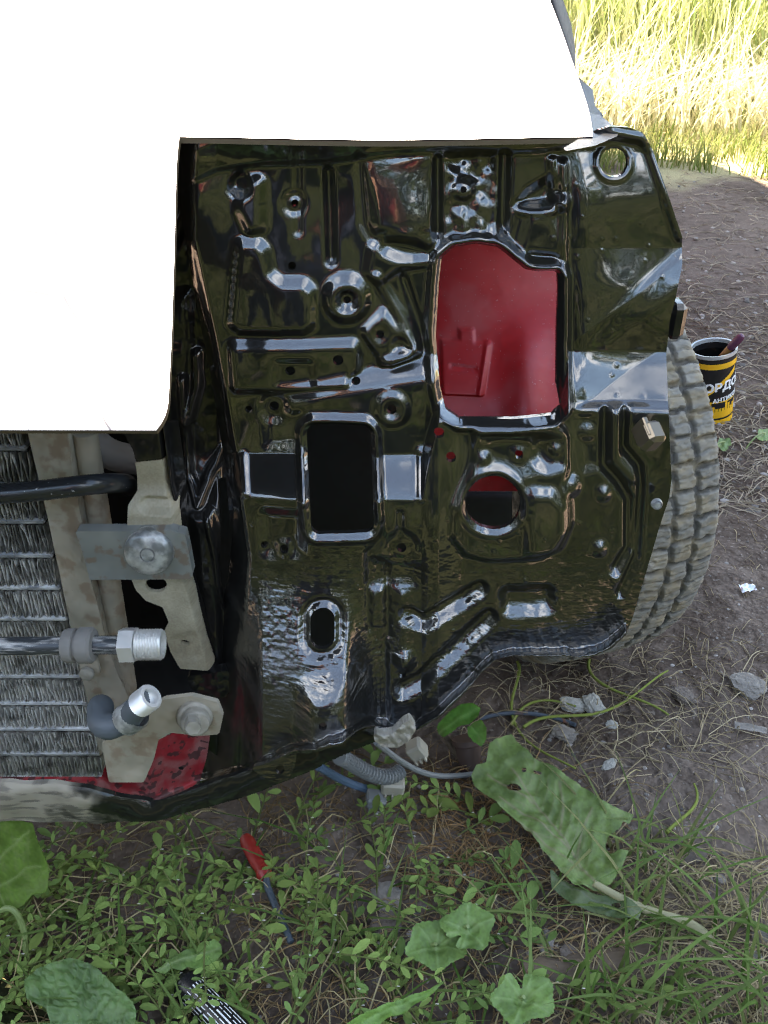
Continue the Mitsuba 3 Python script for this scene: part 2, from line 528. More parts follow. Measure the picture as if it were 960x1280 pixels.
# ------------------------------------------------------------------ the car: headlight panel of pressed steel, painted black
YP = 0.55
WINDOW = rounded([(549, 352), (552, 322), (568, 308), (595, 304), (622, 309), (640, 323), (656, 337), (672, 340), (696, 338), (697, 360), (695, 480), (700, 507), (690, 519), (640, 524), (575, 525), (557, 512), (550, 482), (545, 420)], 5)
RECT = rounded([(382, 534), (463, 534), (468, 662), (390, 664)], 11)
OVAL = rounded([(388, 760), (418, 760), (418, 811), (388, 811)], 14.5)
PORT = circle(615, 623, 34, 33)
EYELET = circle(767, 203, 17, 18)
small_holes = [circle(x, y, r) for x, y, r in ((363, 462, 6), (423, 447, 6.5), (341, 514, 6), (490, 513, 6), (355, 686, 5), (502, 686, 6), (475, 416, 5), (445, 478, 5.5), (549, 543, 6.5), (564, 572, 6), (648, 565, 5), (405, 890, 5), (503, 845, 5), (310, 515, 4.5), (330, 683, 4), (365, 332, 5), (434, 374, 4.5), (368, 255, 4.5), (579, 236, 4))]
OUT = [(226, 178), (300, 176), (500, 174), (735, 172), (748, 163), (762, 158), (786, 159), (804, 166), (814, 186), (853, 298), (853, 330), (844, 372), (836, 400), (832, 440), (836, 515), (838, 560), (841, 600), (838, 625), (826, 662), (812, 705), (800, 745), (791, 778), (783, 796), (764, 812), (738, 820), (700, 817), (642, 815), (618, 822), (600, 842), (575, 872), (547, 900), (522, 913), (500, 918), (470, 906), (440, 908), (415, 918), (385, 934), (345, 950), (300, 967), (252, 985), (246, 960), (258, 930), (262, 860), (270, 780), (286, 720), (292, 640), (278, 570), (262, 470), (245, 380), (232, 300), (222, 240)]
TOPLINE = [(215, 238), (270, 214), (330, 206), (400, 203), (480, 194), (560, 186), (640, 192), (690, 190), (740, 178)]
FLANGE = [(250, 968), (300, 955), (345, 938), (385, 916), (412, 902), (440, 897), (468, 895), (500, 907), (520, 903), (545, 890), (575, 860), (598, 832), (616, 814), (642, 806), (700, 808), (738, 809), (762, 800), (782, 785)]
fx, fy = np.array(FLANGE).T
rx_, ry_ = zip(*[(250, 300), (262, 360), (276, 430), (288, 500), (300, 570), (309, 640), (318, 700), (312, 780), (306, 860), (300, 960)])


def macro(px, py):
    """large forms of the panel: how far it comes forward, metres"""
    ridge = np.interp(py, ry_, rx_)
    ys = np.interp(px, [200, 527, 548, 700, 708, 900], [596, 596, 514, 512, 476, 474])
    ws = np.interp(px, [200, 527, 548, 700, 708, 900], [27, 27, 16, 16, 36, 36])
    u = (py - ys) / ws
    lin = np.clip(0.5 * u + 0.5, 0, 1)
    M = np.interp(px, [527, 548], [0.020, 0.026]) * (0.35 * sm(-1.1, 1.1, u) + 0.65 * lin)
    yc = 487 - (px - 400) * 0.20
    M += 0.012 * sm(-20, 20, py - yc) * sm(285, 420, px) * sm(585, 530, px)
    # upper right gusset with its slanting crease
    cr = (430 - (px - 715) * 0.77) - py
    g = sm(705, 735, px) * sm(520, 500, py)
    M += g * (0.007 * np.clip(1 - np.maximum(cr, 0) / 190, 0, 1) - 0.013 * np.clip(-cr / 90, 0, 1) - 0.014 * np.clip((px - 715) / 135, 0, 1) * sm(40, -20, -cr))
    M += g * 0.004 * np.sin(np.clip((py - 190) / 120, 0, 1) * np.pi)
    # lower left bulge leaning back
    M += 0.050 * sm(690, 930, py) * sm(300, 330, px) * sm(475, 430, px)
    M += 0.012 * sm(700, 880, py) * sm(440, 480, px) * sm(640, 560, px)
    # top rail rolls forward
    ty = np.interp(px, *np.array(TOPLINE).T)
    M += 0.0070 * np.clip((ty - py) / 28, 0, 1.3) ** 1.3 + 0.0025 * sm(-6, 6, ty - py)
    # bottom flange
    f = np.interp(px, fx, fy) + 5.0 * (meshkit.fbm(np.stack([px / 11, 0 * px, 0 * px], -1), 3, 31) - 0.5)
    M += 0.016 * sm(-2, 9, py - f) * (px < 784)
    # wall that turns back on the left
    M -= 0.055 * sm(2, 48, ridge - px) + 0.0 * px
    return M


def micro_raw(px, py):
    R = Relief(px, py)
    B, L = R.boss, R.line
    B([(297, 301), (322, 300), (333, 311), (339, 340), (352, 350), (382, 351), (393, 362), (391, 405), (381, 413), (300, 416), (287, 405)], 5.5, 7, 8)
    B([(286, 430), (446, 426), (450, 440), (449, 463), (437, 470), (435, 484), (355, 490), (290, 490)], 5.5, 6.5, 6)
    B([(345, 448), (390, 448), (392, 482), (343, 482)], -2, 5, 5)
    L([(410, 215), (414, 326)], -5, 5, 6)
    B(circle(434, 372, 27), 6, 8); B(circle(434, 373, 12), -6, 5)
    L([(372, 190), (372, 290)], -1.5, 5)
    B(circle(368, 255, 13), -2.5, 5); B(circle(368, 255, 7), 3, 3)
    B([(300, 225), (328, 222), (330, 285), (312, 292), (297, 262)], 6, 8, 6); B(circle(300, 232, 13), -6, 5)
    B([(458, 203), (541, 197), (541, 288), (505, 294), (468, 288)], 3.2, 9, 8)
    L([(449, 196), (455, 280), (466, 300)], -1.5, 5)
    R.h += sm(-4, 10, sd(px, py, [(458, 203), (541, 197), (541, 288), (505, 294), (468, 288)], 14)) * (py - 245) * 0.050
    B([(455, 345), (462, 308), (486, 291), (520, 288), (541, 296), (538, 330), (500, 335), (478, 352)], 4, 6, 8)
    B(circle(508, 311, 32, 12, rot=0.2), -6, 8)
    L([(470, 345), (520, 430)], 3, 6); L([(505, 350), (535, 440)], -3, 5)
    # upper middle plate: wet, lumpy
    B([(555, 194), (618, 194), (622, 235), (611, 291), (556, 291)], -3, 6, 6)
    m = sm(-4, 6, sd(px, py, [(555, 194), (618, 194), (622, 235), (611, 291), (556, 291)], 10))
    pn = np.stack([px, py, 0 * px], -1)
    R.h += m * (meshkit.fbm(pn / 20, 3, 5) - 0.5) * 8
    R.h += m * (240 - py) * -0.035
    B(circle(579, 236, 12), 3, 4); B(circle(574, 268, 8), 3, 4)
    L([(547, 200), (547, 292)], -5, 5, 5); L([(632, 196), (629, 288)], -5, 6, 6); L([(620, 290), (640, 318)], 3, 7)
    # pressed-out flange round the window, its lip turned in
    d = sd(px, py, WINDOW, 40)
    R.h += 6.5 * sm(-17, -8, d) - 7 * sm(-6, 0, d)
    B([(642, 330), (660, 268), (690, 262), (702, 300), (694, 338), (668, 338)], 4, 8, 4)
    B([(640, 262), (660, 240), (690, 222), (698, 240), (680, 262)], -6, 9, 3)
    L([(650, 262), (690, 260)], 4, 6); L([(690, 200), (694, 250)], 3, 5); L([(665, 320), (690, 322)], -4, 5)
    L([(704, 205), (704, 335)], 4, 5, 6); L([(704, 345), (707, 508)], 5, 7, 7)
    B(circle(702, 252, 8), 5, 5)
    d = sd(px, py, EYELET, 20); R.h += 3 * sm(-8, -2, d) - 3 * sm(-3, 0, d)
    L([(850, 296), (812, 188), (800, 172), (765, 166)], 3, 5)
    # slanted bracket
    B([(452, 413), (480, 386), (523, 434), (512, 447), (488, 458), (470, 442)], 4.5, 5, 4)
    B(circle(475, 416, 9), -2, 4); B(circle(499, 429, 9), -3, 4)
    L([(478, 452), (520, 440)], 4, 6)
    # rectangular opening
    d = sd(px, py, RECT, 30); R.h += 5.5 * sm(-14, -7, d) - 5.5 * sm(-6, 0, d)
    B(circle(341, 514, 17), -4, 6); B(circle(490, 513, 20), 3.5, 5); B(circle(490, 513, 10), -3, 4)
    B([(330, 530), (375, 520), (378, 560), (332, 562)], -2.5, 8, 5)
    B([(325, 640), (378, 640), (378, 692), (330, 694)], -5, 9, 8); B(circle(355, 686, 10), 3, 4)
    B(circle(502, 684, 21), -3, 4); L([(476, 650), (478, 672), (462, 690)], -2.5, 3, 3); L([(500, 640), (500, 662)], -3, 4)
    # left end plates of the ledges
    L([(303, 572), (306, 618)], 3, 4); L([(378, 568), (380, 622)], 3, 5); L([(527, 566), (527, 620)], 3, 5)
    # pressed field under the window
    B([(592, 535), (702, 531), (709, 545), (709, 588), (702, 600), (713, 625), (714, 650), (701, 681), (672, 693), (610, 696), (580, 689), (565, 668), (566, 628), (581, 600), (591, 576)], 6.5, 5.5, 9)
    d = sd(px, py, PORT, 30); R.h += 2.5 * sm(-12, -5, d) - 5.0 * sm(-6, 0, d)
    B(circle(640, 562, 44, 22), -5, 14)
    B([(668, 543), (704, 542), (705, 578), (682, 584), (668, 575)], -4, 6, 6)
    B([(658, 604), (688, 606), (704, 624), (705, 660), (690, 682), (655, 686), (655, 640)], 5, 7, 8)
    B(circle(605, 569, 6), 3, 4); B(circle(693, 560, 6), 3, 4); B(circle(648, 566, 9), 2, 4); B(circle(735, 543, 9), 3, 5); B(circle(712, 606, 11), 5, 6)
    B([(720, 520), (745, 520), (748, 585), (728, 590)], -2.5, 7, 6)
    L([(758, 516), (756, 585), (775, 606), (788, 628), (787, 690), (770, 716)], -5, 5, 6)
    L([(783, 514), (781, 562), (801, 586), (803, 612), (797, 700), (776, 745)], -5, 4, 6)
    L([(770, 512), (770, 575), (792, 600)], 3, 6)
    B(circle(755, 618, 7), 4, 5); B(circle(750, 687, 7), 4, 5)
    m = sm(16, 0, np.hypot(px - 765, py - 725)); R.h += m * (meshkit.fbm(pn / 7, 3, 8) - 0.3) * 7
    B([(627, 736), (690, 734), (692, 762), (630, 765)], -8, 8, 8)
    L([(508, 772), (531, 784), (600, 736)], -8, 8, 9); L([(503, 866), (528, 856), (612, 772)], -8, 8, 9)
    # oval opening
    d = sd(px, py, OVAL, 30); R.h += -5 * sm(-16, -6, d) + 4 * sm(-6, -2, d)
    B([(383, 856), (433, 842), (442, 925), (378, 930)], 13, 17, 6)
    # overlapped seam and drips
    L([(484, 712), (485, 800)], -3, 2.2, 2.5); L([(460, 690), (461, 790)], -2, 3); L([(480, 805), (482, 895)], -3, 4)
    B([(462, 738), (480, 738), (480, 785), (462, 785)], 2.5, 4, 3); B([(494, 738), (512, 742), (513, 825), (494, 832)], 2.5, 5, 4)
    B(circle(507, 828, 10), 6, 7); B([(462, 698), (525, 708), (522, 734), (462, 734)], -4, 8, 5)
    low_edge = [(300, 963), (345, 946), (385, 930), (415, 914), (440, 904), (470, 902), (500, 914), (522, 909), (547, 896), (575, 868), (600, 838), (618, 818), (642, 811), (700, 813), (738, 816), (764, 808), (781, 793)]
    L(low_edge, 3.0, 2.5, 4)
    L([(a, b - 1) for a, b in FLANGE[1:]], 1.6, 3, 4)
    return R.h / 1000


from scipy.ndimage import gaussian_filter, map_coordinates
GX, GY = np.meshgrid(np.arange(190, 880, 1.0), np.arange(140, 1000, 1.0))
SOFT = gaussian_filter(micro_raw(GX, GY), 2.4)


def micro(px, py):
    R = Relief(px, py)
    R.h += 1000 * map_coordinates(SOFT, [py - 140, px - 190], order=3, mode='nearest')
    pn = np.stack([px, py, 0 * px], -1)
    # runs, drops and hand-brushed unevenness
    low = sm(640, 720, py)
    R.h += (meshkit.fbm(np.stack([px / 22, py / 5, 0 * px], -1), 3, 3) - 0.5) * 0.5 * low
    rough = np.maximum(sm(70, 10, np.hypot((px - 345) * 1.2, (py - 800) * 0.7)), 0.7 * sm(60, 10, np.hypot((px - 475), (py - 790) * 0.45)))
    R.h += rough * (meshkit.fbm(pn / 5, 2, 6) - 0.5) * 1.3
    hr = np.random.default_rng(3)
    for _ in range(190):
        if hr.random() < 0.85:
            x, y = hr.uniform(310, 830), hr.uniform(640, 890)
        else:
            x, y = hr.uniform(690, 850), hr.uniform(180, 520)
        rr = hr.uniform(1.6, 3.0)
        m = (abs(px - x) < 6) & (abs(py - y) < 6)
        R.h[m] += hr.uniform(0.25, 0.7) * np.exp(-((px[m] - x) ** 2 + (py[m] - y) ** 2) / rr ** 2)
    R.h += (meshkit.noise(pn / 60, 9) - 0.5) * 3.4 + (meshkit.noise(pn / 130, 12) - 0.5) * 9.0 + (meshkit.noise(pn / 26, 15) - 0.5) * 0.5
    return R.h / 1000


def panel_surf(px, py):
    P = onY(px, py, YP - macro(px, py))
    P[:, 1] -= micro(px, py)
    return P


V, Fq, px, py = sheet(OUT, [WINDOW, RECT, OVAL, PORT, EYELET] + small_holes, 1.35, panel_surf, r=2, thick=0.004)
add('car__headlight_panel', (V, Fq), 'mat_black_paint', smooth=True)

# tab with a hole on the bottom flange
tb = sheet([(312, 960), (330, 955), (372, 938), (368, 960), (360, 976), (345, 978), (330, 972)], [circle(350, 962, 5.5)], 1.2, lambda x, y: onY(x, y, YP - 0.094 - 0.0 * x), 3, 0.003)
add('car__headlight_panel__tab', fl(tb), 'mat_black_paint', smooth=True)
# bent metal clip on the right, rivet, torn whitish seam sealer at the bottom
cp = put(rbox(0.013, 0.016, 0.017, 0.22), frame((0.25, -0.5, 0.85), (0.9, 0.1, 0.25)), onY(813, 545, YP - 0.040))
cp2 = put(rbox(0.004, 0.014, 0.016, 0.2), frame((0.25, -0.5, 0.85), (0.9, 0.1, 0.25)), onY(803, 540, YP - 0.038))
add('car__clip', trimesh.util.concatenate([cp, cp2]), 'mat_clip')
add('car__rivet', put(lathe([(0, 0.003), (0.002, 0.003), (0.0025, 0.001), (0.0032, 0.0022), (0.0038, 0.001), (0.004, -0.001)], 20), frame((0, -1, 0.1)), onY(821, 630, YP - 0.0335)), 'mat_scuffed_alu', smooth=40)
sl = sheet([(466, 912), (474, 920), (490, 918), (503, 905), (512, 900), (520, 912), (512, 926), (497, 935), (478, 934), (468, 926)], [], 1.2, lambda x, y: onY(x, y, YP - 0.068 - 0.006 * meshkit.fbm(np.stack([x / 6, y / 6, 0 * x], -1), 2, 3)), 3, 0.008)
add('car__sealer', fl(sl), 'mat_grime_bolt', smooth=40)
labels['car__sealer'] = {'label': 'cracked pale sealer on the lower edge'}

# crossmember below the flange (glossy black, turning dusty grey on the left)
VAL = [(-330, 975), (-60, 977), (65, 979), (112, 985), (150, 996), (188, 1003), (205, 1000), (250, 984), (300, 967), (345, 950), (385, 934), (415, 919), (440, 909), (468, 907), (470, 925), (440, 938), (400, 958), (330, 988), (260, 1010), (200, 1024), (130, 1030), (65, 1027), (-60, 1024), (-330, 1018)]


def val_surf(x, y):
    top = np.interp(x, [-330, 65, 112, 150, 188, 250, 345, 415, 468], [975, 979, 985, 996, 1003, 984, 950, 919, 907])
    Yv = np.interp(x, [-330, 100, 205, 260, 470], [0.468, 0.470, 0.482, 0.492, 0.494])
    k = np.clip((y - top) / 45, 0, 1)
    P = onY(x, y, Yv + 0.012 * (k - 0.35) ** 2 * 2)
    P[:, 1] -= 0.004 * (meshkit.fbm(np.stack([x / 30, y / 20, 0 * x], -1), 2, 2) - 0.5)
    return P


vv = sheet(VAL, [], 2.2, val_surf, 2, 0.004)
add('car__crossmember', fl(vv), 'mat_valance', smooth=True)
labels['car__crossmember'] = {'label': 'dusty grey lower crossmember with scuffs turning glossy black'}
# its red upper side: from the lip back under the condenser
RED = [(-330, 974.5), (126, 974.5), (140, 930), (195, 915), (235, 914), (262, 922), (258, 948), (250, 976), (232, 990), (205, 1000), (186, 1003), (150, 996), (112, 985), (65, 980), (-330, 976)]


def red_floor(x, y):
    top = np.interp(x, [-330, 65, 112, 150, 188, 250], [976, 980, 985, 996, 1003, 974])
    k = np.clip((top - y) / 80, 0, 1.2)
    Yv = np.interp(x, [-330, 100, 205, 260], [0.470, 0.472, 0.484, 0.498]) + 0.075 * k
    return onY(x, y, Yv + 0.003 * meshkit.fbm(np.stack([x / 20, y / 20, 0 * x], -1), 2, 2))


add('car__crossmember__red_shelf', fl(sheet(RED, [circle(226, 962, 4)], 2.5, red_floor, 2, 0.003)), 'mat_red_dusty', smooth=True)
labels['car__crossmember__red_shelf'] = {'label': 'dusty red painted top of the crossmember'}

# red inner panel seen through the window, with its pressed bracket
def red_in(x, y):
    R = Relief(x, y)
    R.boss([(551, 424), (574, 424), (574, 410), (592, 410), (593, 428), (610, 428), (600, 494), (553, 492)], 3.2, 2.4, 2)
    R.boss([(563, 454), (595, 458), (595, 463), (563, 459)], -2.0, 2, 0)
    R.line([(610, 430), (601, 490)], 3.0, 4, 4)
    Yv = 0.735 - 0.105 * sm(290, 560, y)
    Yv = Yv - 0.010 * np.exp(-((x - 660) / 26.0) ** 2) * sm(380, 470, y)
    P = onY(x, y, Yv)
    P[:, 1] -= R.h / 1000
    return P


add('car__inner_panel', fl(sheet([(520, 270), (722, 270), (720, 614), (520, 614)], [], 1.6, red_in, 3, 0.003)), 'mat_red_paint', smooth=True)
labels['car__inner_panel'] = {'label': 'red inner panel behind the large window of the black panel'}
# dark wall behind the smaller openings
add('car__inner_wall', fl(sheet([(215, 175), (735, 175), (735, 270), (640, 610), (640, 760), (560, 840), (440, 890), (330, 930), (215, 970)], [], 8, lambda x, y: onY(x, y, 0.668 + 0.13 * sm(495, 525, x) * sm(620, 560, y)), 6, 0.004)), 'mat_black_matte', smooth=True)

# black support wall left of the panel: folds and a slit
SUP = [(208, 176), (300, 176), (312, 300), (322, 500), (330, 640), (332, 780), (318, 900), (300, 960), (250, 930), (262, 870), (240, 740), (228, 660), (205, 540), (205, 420)]


def sup_surf(x, y):
    R = Relief(x, y)
    R.line([(247, 440), (248, 480), (238, 520)], 7, 5, 7)
    R.line([(252, 240), (256, 290), (257, 320)], 8, 10, 14)
    R.line([(206, 330), (232, 262)], 8, 7, 9)
    R.line([(230, 470), (236, 590), (248, 628), (265, 585), (280, 560)], 6, 5, 7)
    R.boss([(205, 380), (236, 360), (240, 520), (205, 560)], 5, 10, 6)
    R.line([(262, 640), (285, 760), (292, 840)], 7, 5, 7)
    R.boss([(240, 640), (262, 640), (288, 840), (262, 860)], 6, 8, 4)
    R.h += (meshkit.fbm(np.stack([x / 40, y / 40, 0 * x], -1), 2, 4) - 0.5) * 8
    P = onY(x, y, YP + 0.045 - 0.03 * sm(560, 660, y) + 0.02 * sm(270, 300, x))
    P[:, 1] -= R.h / 1000
    return P


SLIT = rounded([(272, 600), (282, 596), (288, 660), (294, 720), (296, 800), (290, 850), (282, 846), (284, 780), (276, 700)], 3)
add('car__support_wall', fl(sheet(SUP, [SLIT], 1.7, sup_surf, 2, 0.004)), 'mat_black_gloss', smooth=True)

# grey stay between condenser and panel, its top dipped in black
STAY = [(156, 548), (166, 562), (171, 590), (172, 613), (160, 632), (159, 655), (162, 668), (163, 722), (170, 738), (182, 751), (203, 759), (211, 778), (205, 790), (213, 815), (225, 836), (266, 839), (256, 806), (247, 772), (240, 742), (234, 724), (228, 698), (223, 672), (219, 640), (213, 600), (209, 574), (170, 578)]


def stay_surf(x, y):
    R = Relief(x, y)
    edge = np.interp(y, [530, 600, 640, 700, 740, 840], [203, 211, 218, 227, 239, 266])
    R.h -= 14 * sm(7, -4, edge - x)
    R.line([(185, 632), (212, 634), (224, 622)], -5, 9, 10)
    R.boss([(214, 798), (243, 790), (254, 822), (224, 826)], -0.8, 3, 2)
    P = onY(x, y, YP - 0.012 + 0.012 * sm(650, 600, y))
    P[:, 1] -= R.h / 1000
    return P


add('car__radiator_stay', fl(sheet(STAY, [circle(195, 731, 13.5, 9.5), circle(231, 804, 5.5, 3, rot=0.2)], 1.2, stay_surf, 1.5, 0.004)), 'mat_bare_stay', smooth=True)
add('car__radiator_stay__painted_end', fl(sheet([(148, 528), (203, 530), (209, 573.3), (170, 577.3), (166, 562), (158, 548)], [], 1.2, stay_surf, 1, 0.004)), 'mat_black_gloss', smooth=True)
# black flank of the stay
FL = [(203, 528), (222, 528), (232, 600), (236, 660), (246, 690), (262, 740), (282, 800), (290, 850), (262, 850), (262, 836), (246, 770), (236, 725), (226, 690), (220, 640), (212, 600)]
add('car__radiator_stay__flank', fl(sheet(FL, [], 1.6, lambda x, y: onY(x, y, YP + 0.002 + 0.035 * sm(0, 30, x - np.interp(y, [530, 600, 640, 700, 740, 840], [203, 211, 218, 227, 239, 266])) - 0.004 * meshkit.fbm(np.stack([x / 14, y / 30, 0 * x], -1), 2, 4)), 2, 0.003)), 'mat_black_gloss', smooth=True)
# ------------------------------------------------------------------ condenser
YC = 0.560
XR = -0.257
TZ = [0.1093 + 0.0313 * k for k in range(15)]
for k, z in enumerate(TZ):
    b = rbox(0.42, 0.018, 0.0052, 0.3)
    b.apply_translation([XR - 0.21, YC + 0.009, z])
    key = 'car__condenser__flat_tube' + (f'_{k:03d}' if k else '')
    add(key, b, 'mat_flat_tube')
for k in range(14):
    z0, z1 = TZ[k] + 0.0026, TZ[k + 1] - 0.0026
    n = 128
    vs, fs = [], []
    xs = XR - 0.001 - np.arange(n) * 0.0031
    for i, x in enumerate(xs):
        nz = 5
        zz = np.linspace(z0, z1, nz)
        lean = rng.normal(0, 0.0005) + 0.0008 * (-1) ** i
        wob = rng.normal(0, 0.00035, nz)
        crush = max(0, meshkit.noise(np.array([x * 30, k * 3.1, 0.5])) - 0.55) * 0.02
        xx = x + lean * np.linspace(-1, 1, nz) + wob + crush * np.sin(np.linspace(0, np.pi, nz)) * rng.uniform(-0.2, 0.5)
        for dx, y in ((-0.0004, YC - 0.001 + crush * 0.4), (0.0004, YC - 0.001 + crush * 0.4), (0.0009, YC + 0.010)):
            vs += [[a + dx, y + rng.normal(0, 0.0003), b] for a, b in zip(xx, zz)]
        o = i * 3 * nz
        for c in range(2):
            for j in range(nz - 1):
                a = o + c * nz + j
                fs += [[a, a + nz, a + nz + 1], [a, a + nz + 1, a + 1]]
    key = 'car__condenser__fin_row' + (f'_{k:03d}' if k else '')
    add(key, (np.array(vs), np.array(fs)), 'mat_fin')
    labels[key] = {'kind': 'stuff'}
b = rbox(0.42, 0.004, 0.46, 0.1); b.apply_translation([XR - 0.21, YC + 0.022, 0.33])
add('car__condenser__back_plate', b, 'mat_black_matte')


def plate(poly, holes, Y, thick, r=2, step=1.6, lump=0.0, seed=0):
    return fl(sheet(poly, holes, step, lambda x, y: onY(x, y, Y - lump * (meshkit.fbm(np.stack([x / 25, y / 25, 0 * x], -1), 3, seed) - 0.5)), r, thick))


add('car__condenser__side_plate', plate([(33, 535), (82, 535), (92, 600), (104, 660), (112, 720), (124, 765), (132, 800), (146, 840), (160, 870), (168, 900), (150, 905), (130, 935), (126, 950), (110, 880), (96, 820), (76, 725), (58, 640)], [], YC - 0.004, 0.022, 2, lump=0.003), 'mat_rusty_plate', smooth=40)
add('car__condenser__side_tube', tube(curve([onY(106, 540, YC + 0.012), onY(124, 650, YC + 0.012), onY(142, 760, YC + 0.012), onY(158, 860, YC + 0.012)], 20), 0.009, 14), 'mat_rusty_plate', smooth=40)
YB = 0.486
add('car__lower_bracket', plate([(127, 930), (140, 918), (160, 905), (190, 885), (205, 874), (240, 870), (272, 878), (279, 895), (274, 918), (250, 920), (215, 916), (198, 925), (192, 950), (180, 978), (136, 978)], [], YB, 0.004, 4, lump=0.004, seed=2), 'mat_rusty_plate', smooth=40)
labels['car__lower_bracket'] = {'label': 'rusty lower condenser bracket'}
ax = frame((0.25, -1, 0.25))
add('car__lower_bracket__washer', put(lathe([(0.0, 0.008), (0.0095, 0.008), (0.011, 0.006), (0.011, 0.0), (0.013, -0.001), (0.014, -0.004), (0.0125, -0.008), (0.012, -0.012)], 32), ax, onY(244, 899, YB - 0.006)), 'mat_grime_bolt', smooth=40)
add('car__lower_bracket__bolt', put(trimesh.creation.cylinder(0.0058, 0.012, sections=6), ax, onY(241, 905, YB - 0.018)), 'mat_grime_bolt')
add('car__mounting_arm', plate([(94, 664), (160, 664), (212, 663), (231, 668), (236, 690), (241, 718), (238, 724), (112, 725), (106, 700)], [], YC - 0.030, 0.010, 2), 'mat_zinc_arm', smooth=40)
labels['car__mounting_arm'] = {'label': 'blue-grey mounting arm with rust spots'}
bn = frame((0.05, -1, 0.2))
hd = lathe([(0.0, 0.0055), (0.0045, 0.0058), (0.0050, 0.0045), (0.0055, 0.0057), (0.013, 0.0050), (0.0168, 0.0030), (0.0178, 0.0), (0.0178, -0.006)], 40)
hd.vertices[:, 2] += (meshkit.fbm(hd.vertices * 300, 2, 4) - 0.5) * 0.0022
add('car__mounting_arm__bolt', put(hd, bn, onY(186, 690, YC - 0.034)), 'mat_scuffed_alu', smooth=50)

# pipes
YU = 0.522
add('car__upper_pipe', tube(curve([onY(-330, 628, YU), onY(0, 617, YU), onY(60, 612, YU), onY(110, 606, YU + 0.002), onY(140, 604, YU + 0.02), onY(160, 606, YU + 0.07), onY(172, 612, YU + 0.12)], 50), 0.0072, 18), 'mat_pipe_black', smooth=50)
add('car__curved_hose', tube(curve([onY(92, 520, 0.60), onY(112, 548, 0.60), onY(135, 566, 0.60), onY(165, 574, 0.61), onY(190, 575, 0.64)], 30), 0.012, 16), 'mat_grey_rubber', smooth=50)
YL = 0.500
pl = np.array([onY(x, y, YL) for x, y in ((-330, 814), (0, 808), (80, 807), (154, 806))])
add('car__lower_pipe', tube(pl, 0.0070, 18), 'mat_pipe_worn', smooth=50)
d = pl[3] - pl[2]; d /= np.linalg.norm(d)
c0 = onY(80, 807, YL)
prof = [(0.0071, 0.0), (0.0118, 0.0005), (0.0128, 0.003), (0.0128, 0.0085), (0.0108, 0.0095), (0.0108, 0.0112), (0.0135, 0.012), (0.0135, 0.0205), (0.012, 0.0225), (0.0071, 0.023)]
add('car__lower_pipe__collar', put(lathe(prof, 32), frame(d), c0), 'mat_grey_rubber', smooth=35)
add('car__lower_pipe__nut', put(put(trimesh.creation.cylinder(0.0135, 0.011, sections=6), frame((0, 0, 1))), frame(d), onY(161, 806, YL)), 'mat_bright_alu')
th = [(0.0, 0.0)]
for k in range(9):
    th += [(0.0108, k * 0.0021), (0.0118, k * 0.0021 + 0.0009), (0.0108, k * 0.0021 + 0.0019)]
th += [(0.0104, 0.0195), (0.0075, 0.0196), (0.0072, 0.012), (0.0, 0.012)]
add('car__lower_pipe__thread', put(lathe(th, 32), frame(d), onY(171, 806, YL)), 'mat_bright_alu', smooth=30)
add('car__lower_pipe__bracket', plate([(96, 822), (120, 820), (126, 842), (104, 848)], [], YC - 0.012, 0.003, 2), 'mat_rusty_plate', smooth=40)
add('car__lower_pipe__bolt', put(lathe([(0, 0.004), (0.004, 0.0042), (0.006, 0.003), (0.0062, 0.0)], 20), frame((0, -1, 0.1)), onY(109, 841, YC - 0.014)), 'mat_grime_bolt', smooth=40)
YE = 0.466
ep = curve([onY(124, 888, YE + 0.03), onY(126, 900, YE + 0.008), onY(134, 908, YE), onY(150, 905, YE), onY(166, 892, YE - 0.004), onY(186, 874, YE - 0.008)], 30)
add('car__outlet_pipe', tube(ep, np.interp(np.linspace(0, 1, 30), [0, 0.45, 0.5, 1], [0.0098, 0.0098, 0.0088, 0.0088]), 18), 'mat_elbow', smooth=50)
de = ep[-1] - ep[-6]; de /= np.linalg.norm(de)
add('car__outlet_pipe__sleeve', put(lathe([(0.0089, 0), (0.0118, 0.001), (0.0118, 0.012), (0.0105, 0.014)], 28), frame(de), ep[-13]), 'mat_scuffed_alu', smooth=40)
th2 = [(r * 0.82, z * 0.72) for r, z in th]
add('car__outlet_pipe__thread', put(lathe(th2, 28), frame(de), ep[-4]), 'mat_bright_alu', smooth=30)
# threaded black stub and sealed lump at the foot of the stay
add('car__foot_bracket', plate([(232, 846), (262, 842), (285, 838), (290, 856), (282, 872), (262, 872), (240, 862)], [], YP - 0.004, 0.01, 4, lump=0.012, seed=5), 'mat_black_gloss', smooth=True)

# ------------------------------------------------------------------ bonnet
def bonnet_grid():
    # cross lines of the bonnet from its lower front lip to the windscreen: (Y, Z) of each station
    st = [(0.421, 0.528), (0.423, 0.535), (0.445, 0.560), (0.480, 0.597), (0.510, 0.628), (0.530, 0.647), (0.548, 0.661)]
    return st


def slab(V, F, n, t):
    """closed thin plate from a sheet"""
    m = trimesh.Trimesh(V, F, process=False)
    W = V - n * t
    k = len(V)
    ed = np.vstack([F[:, [0, 1]], F[:, [1, 2]], F[:, [2, 0]]])
    s = np.sort(ed, 1)
    u, inv, cnt = np.unique(s, axis=0, return_inverse=True, return_counts=True)
    b = ed[cnt[inv.ravel()] == 1]
    side = np.vstack([np.stack([b[:, 1], b[:, 0], b[:, 0] + k], 1), np.stack([b[:, 1], b[:, 0] + k, b[:, 1] + k], 1)])
    return np.vstack([V, W]), F, np.vstack([F[:, ::-1] + k]), side


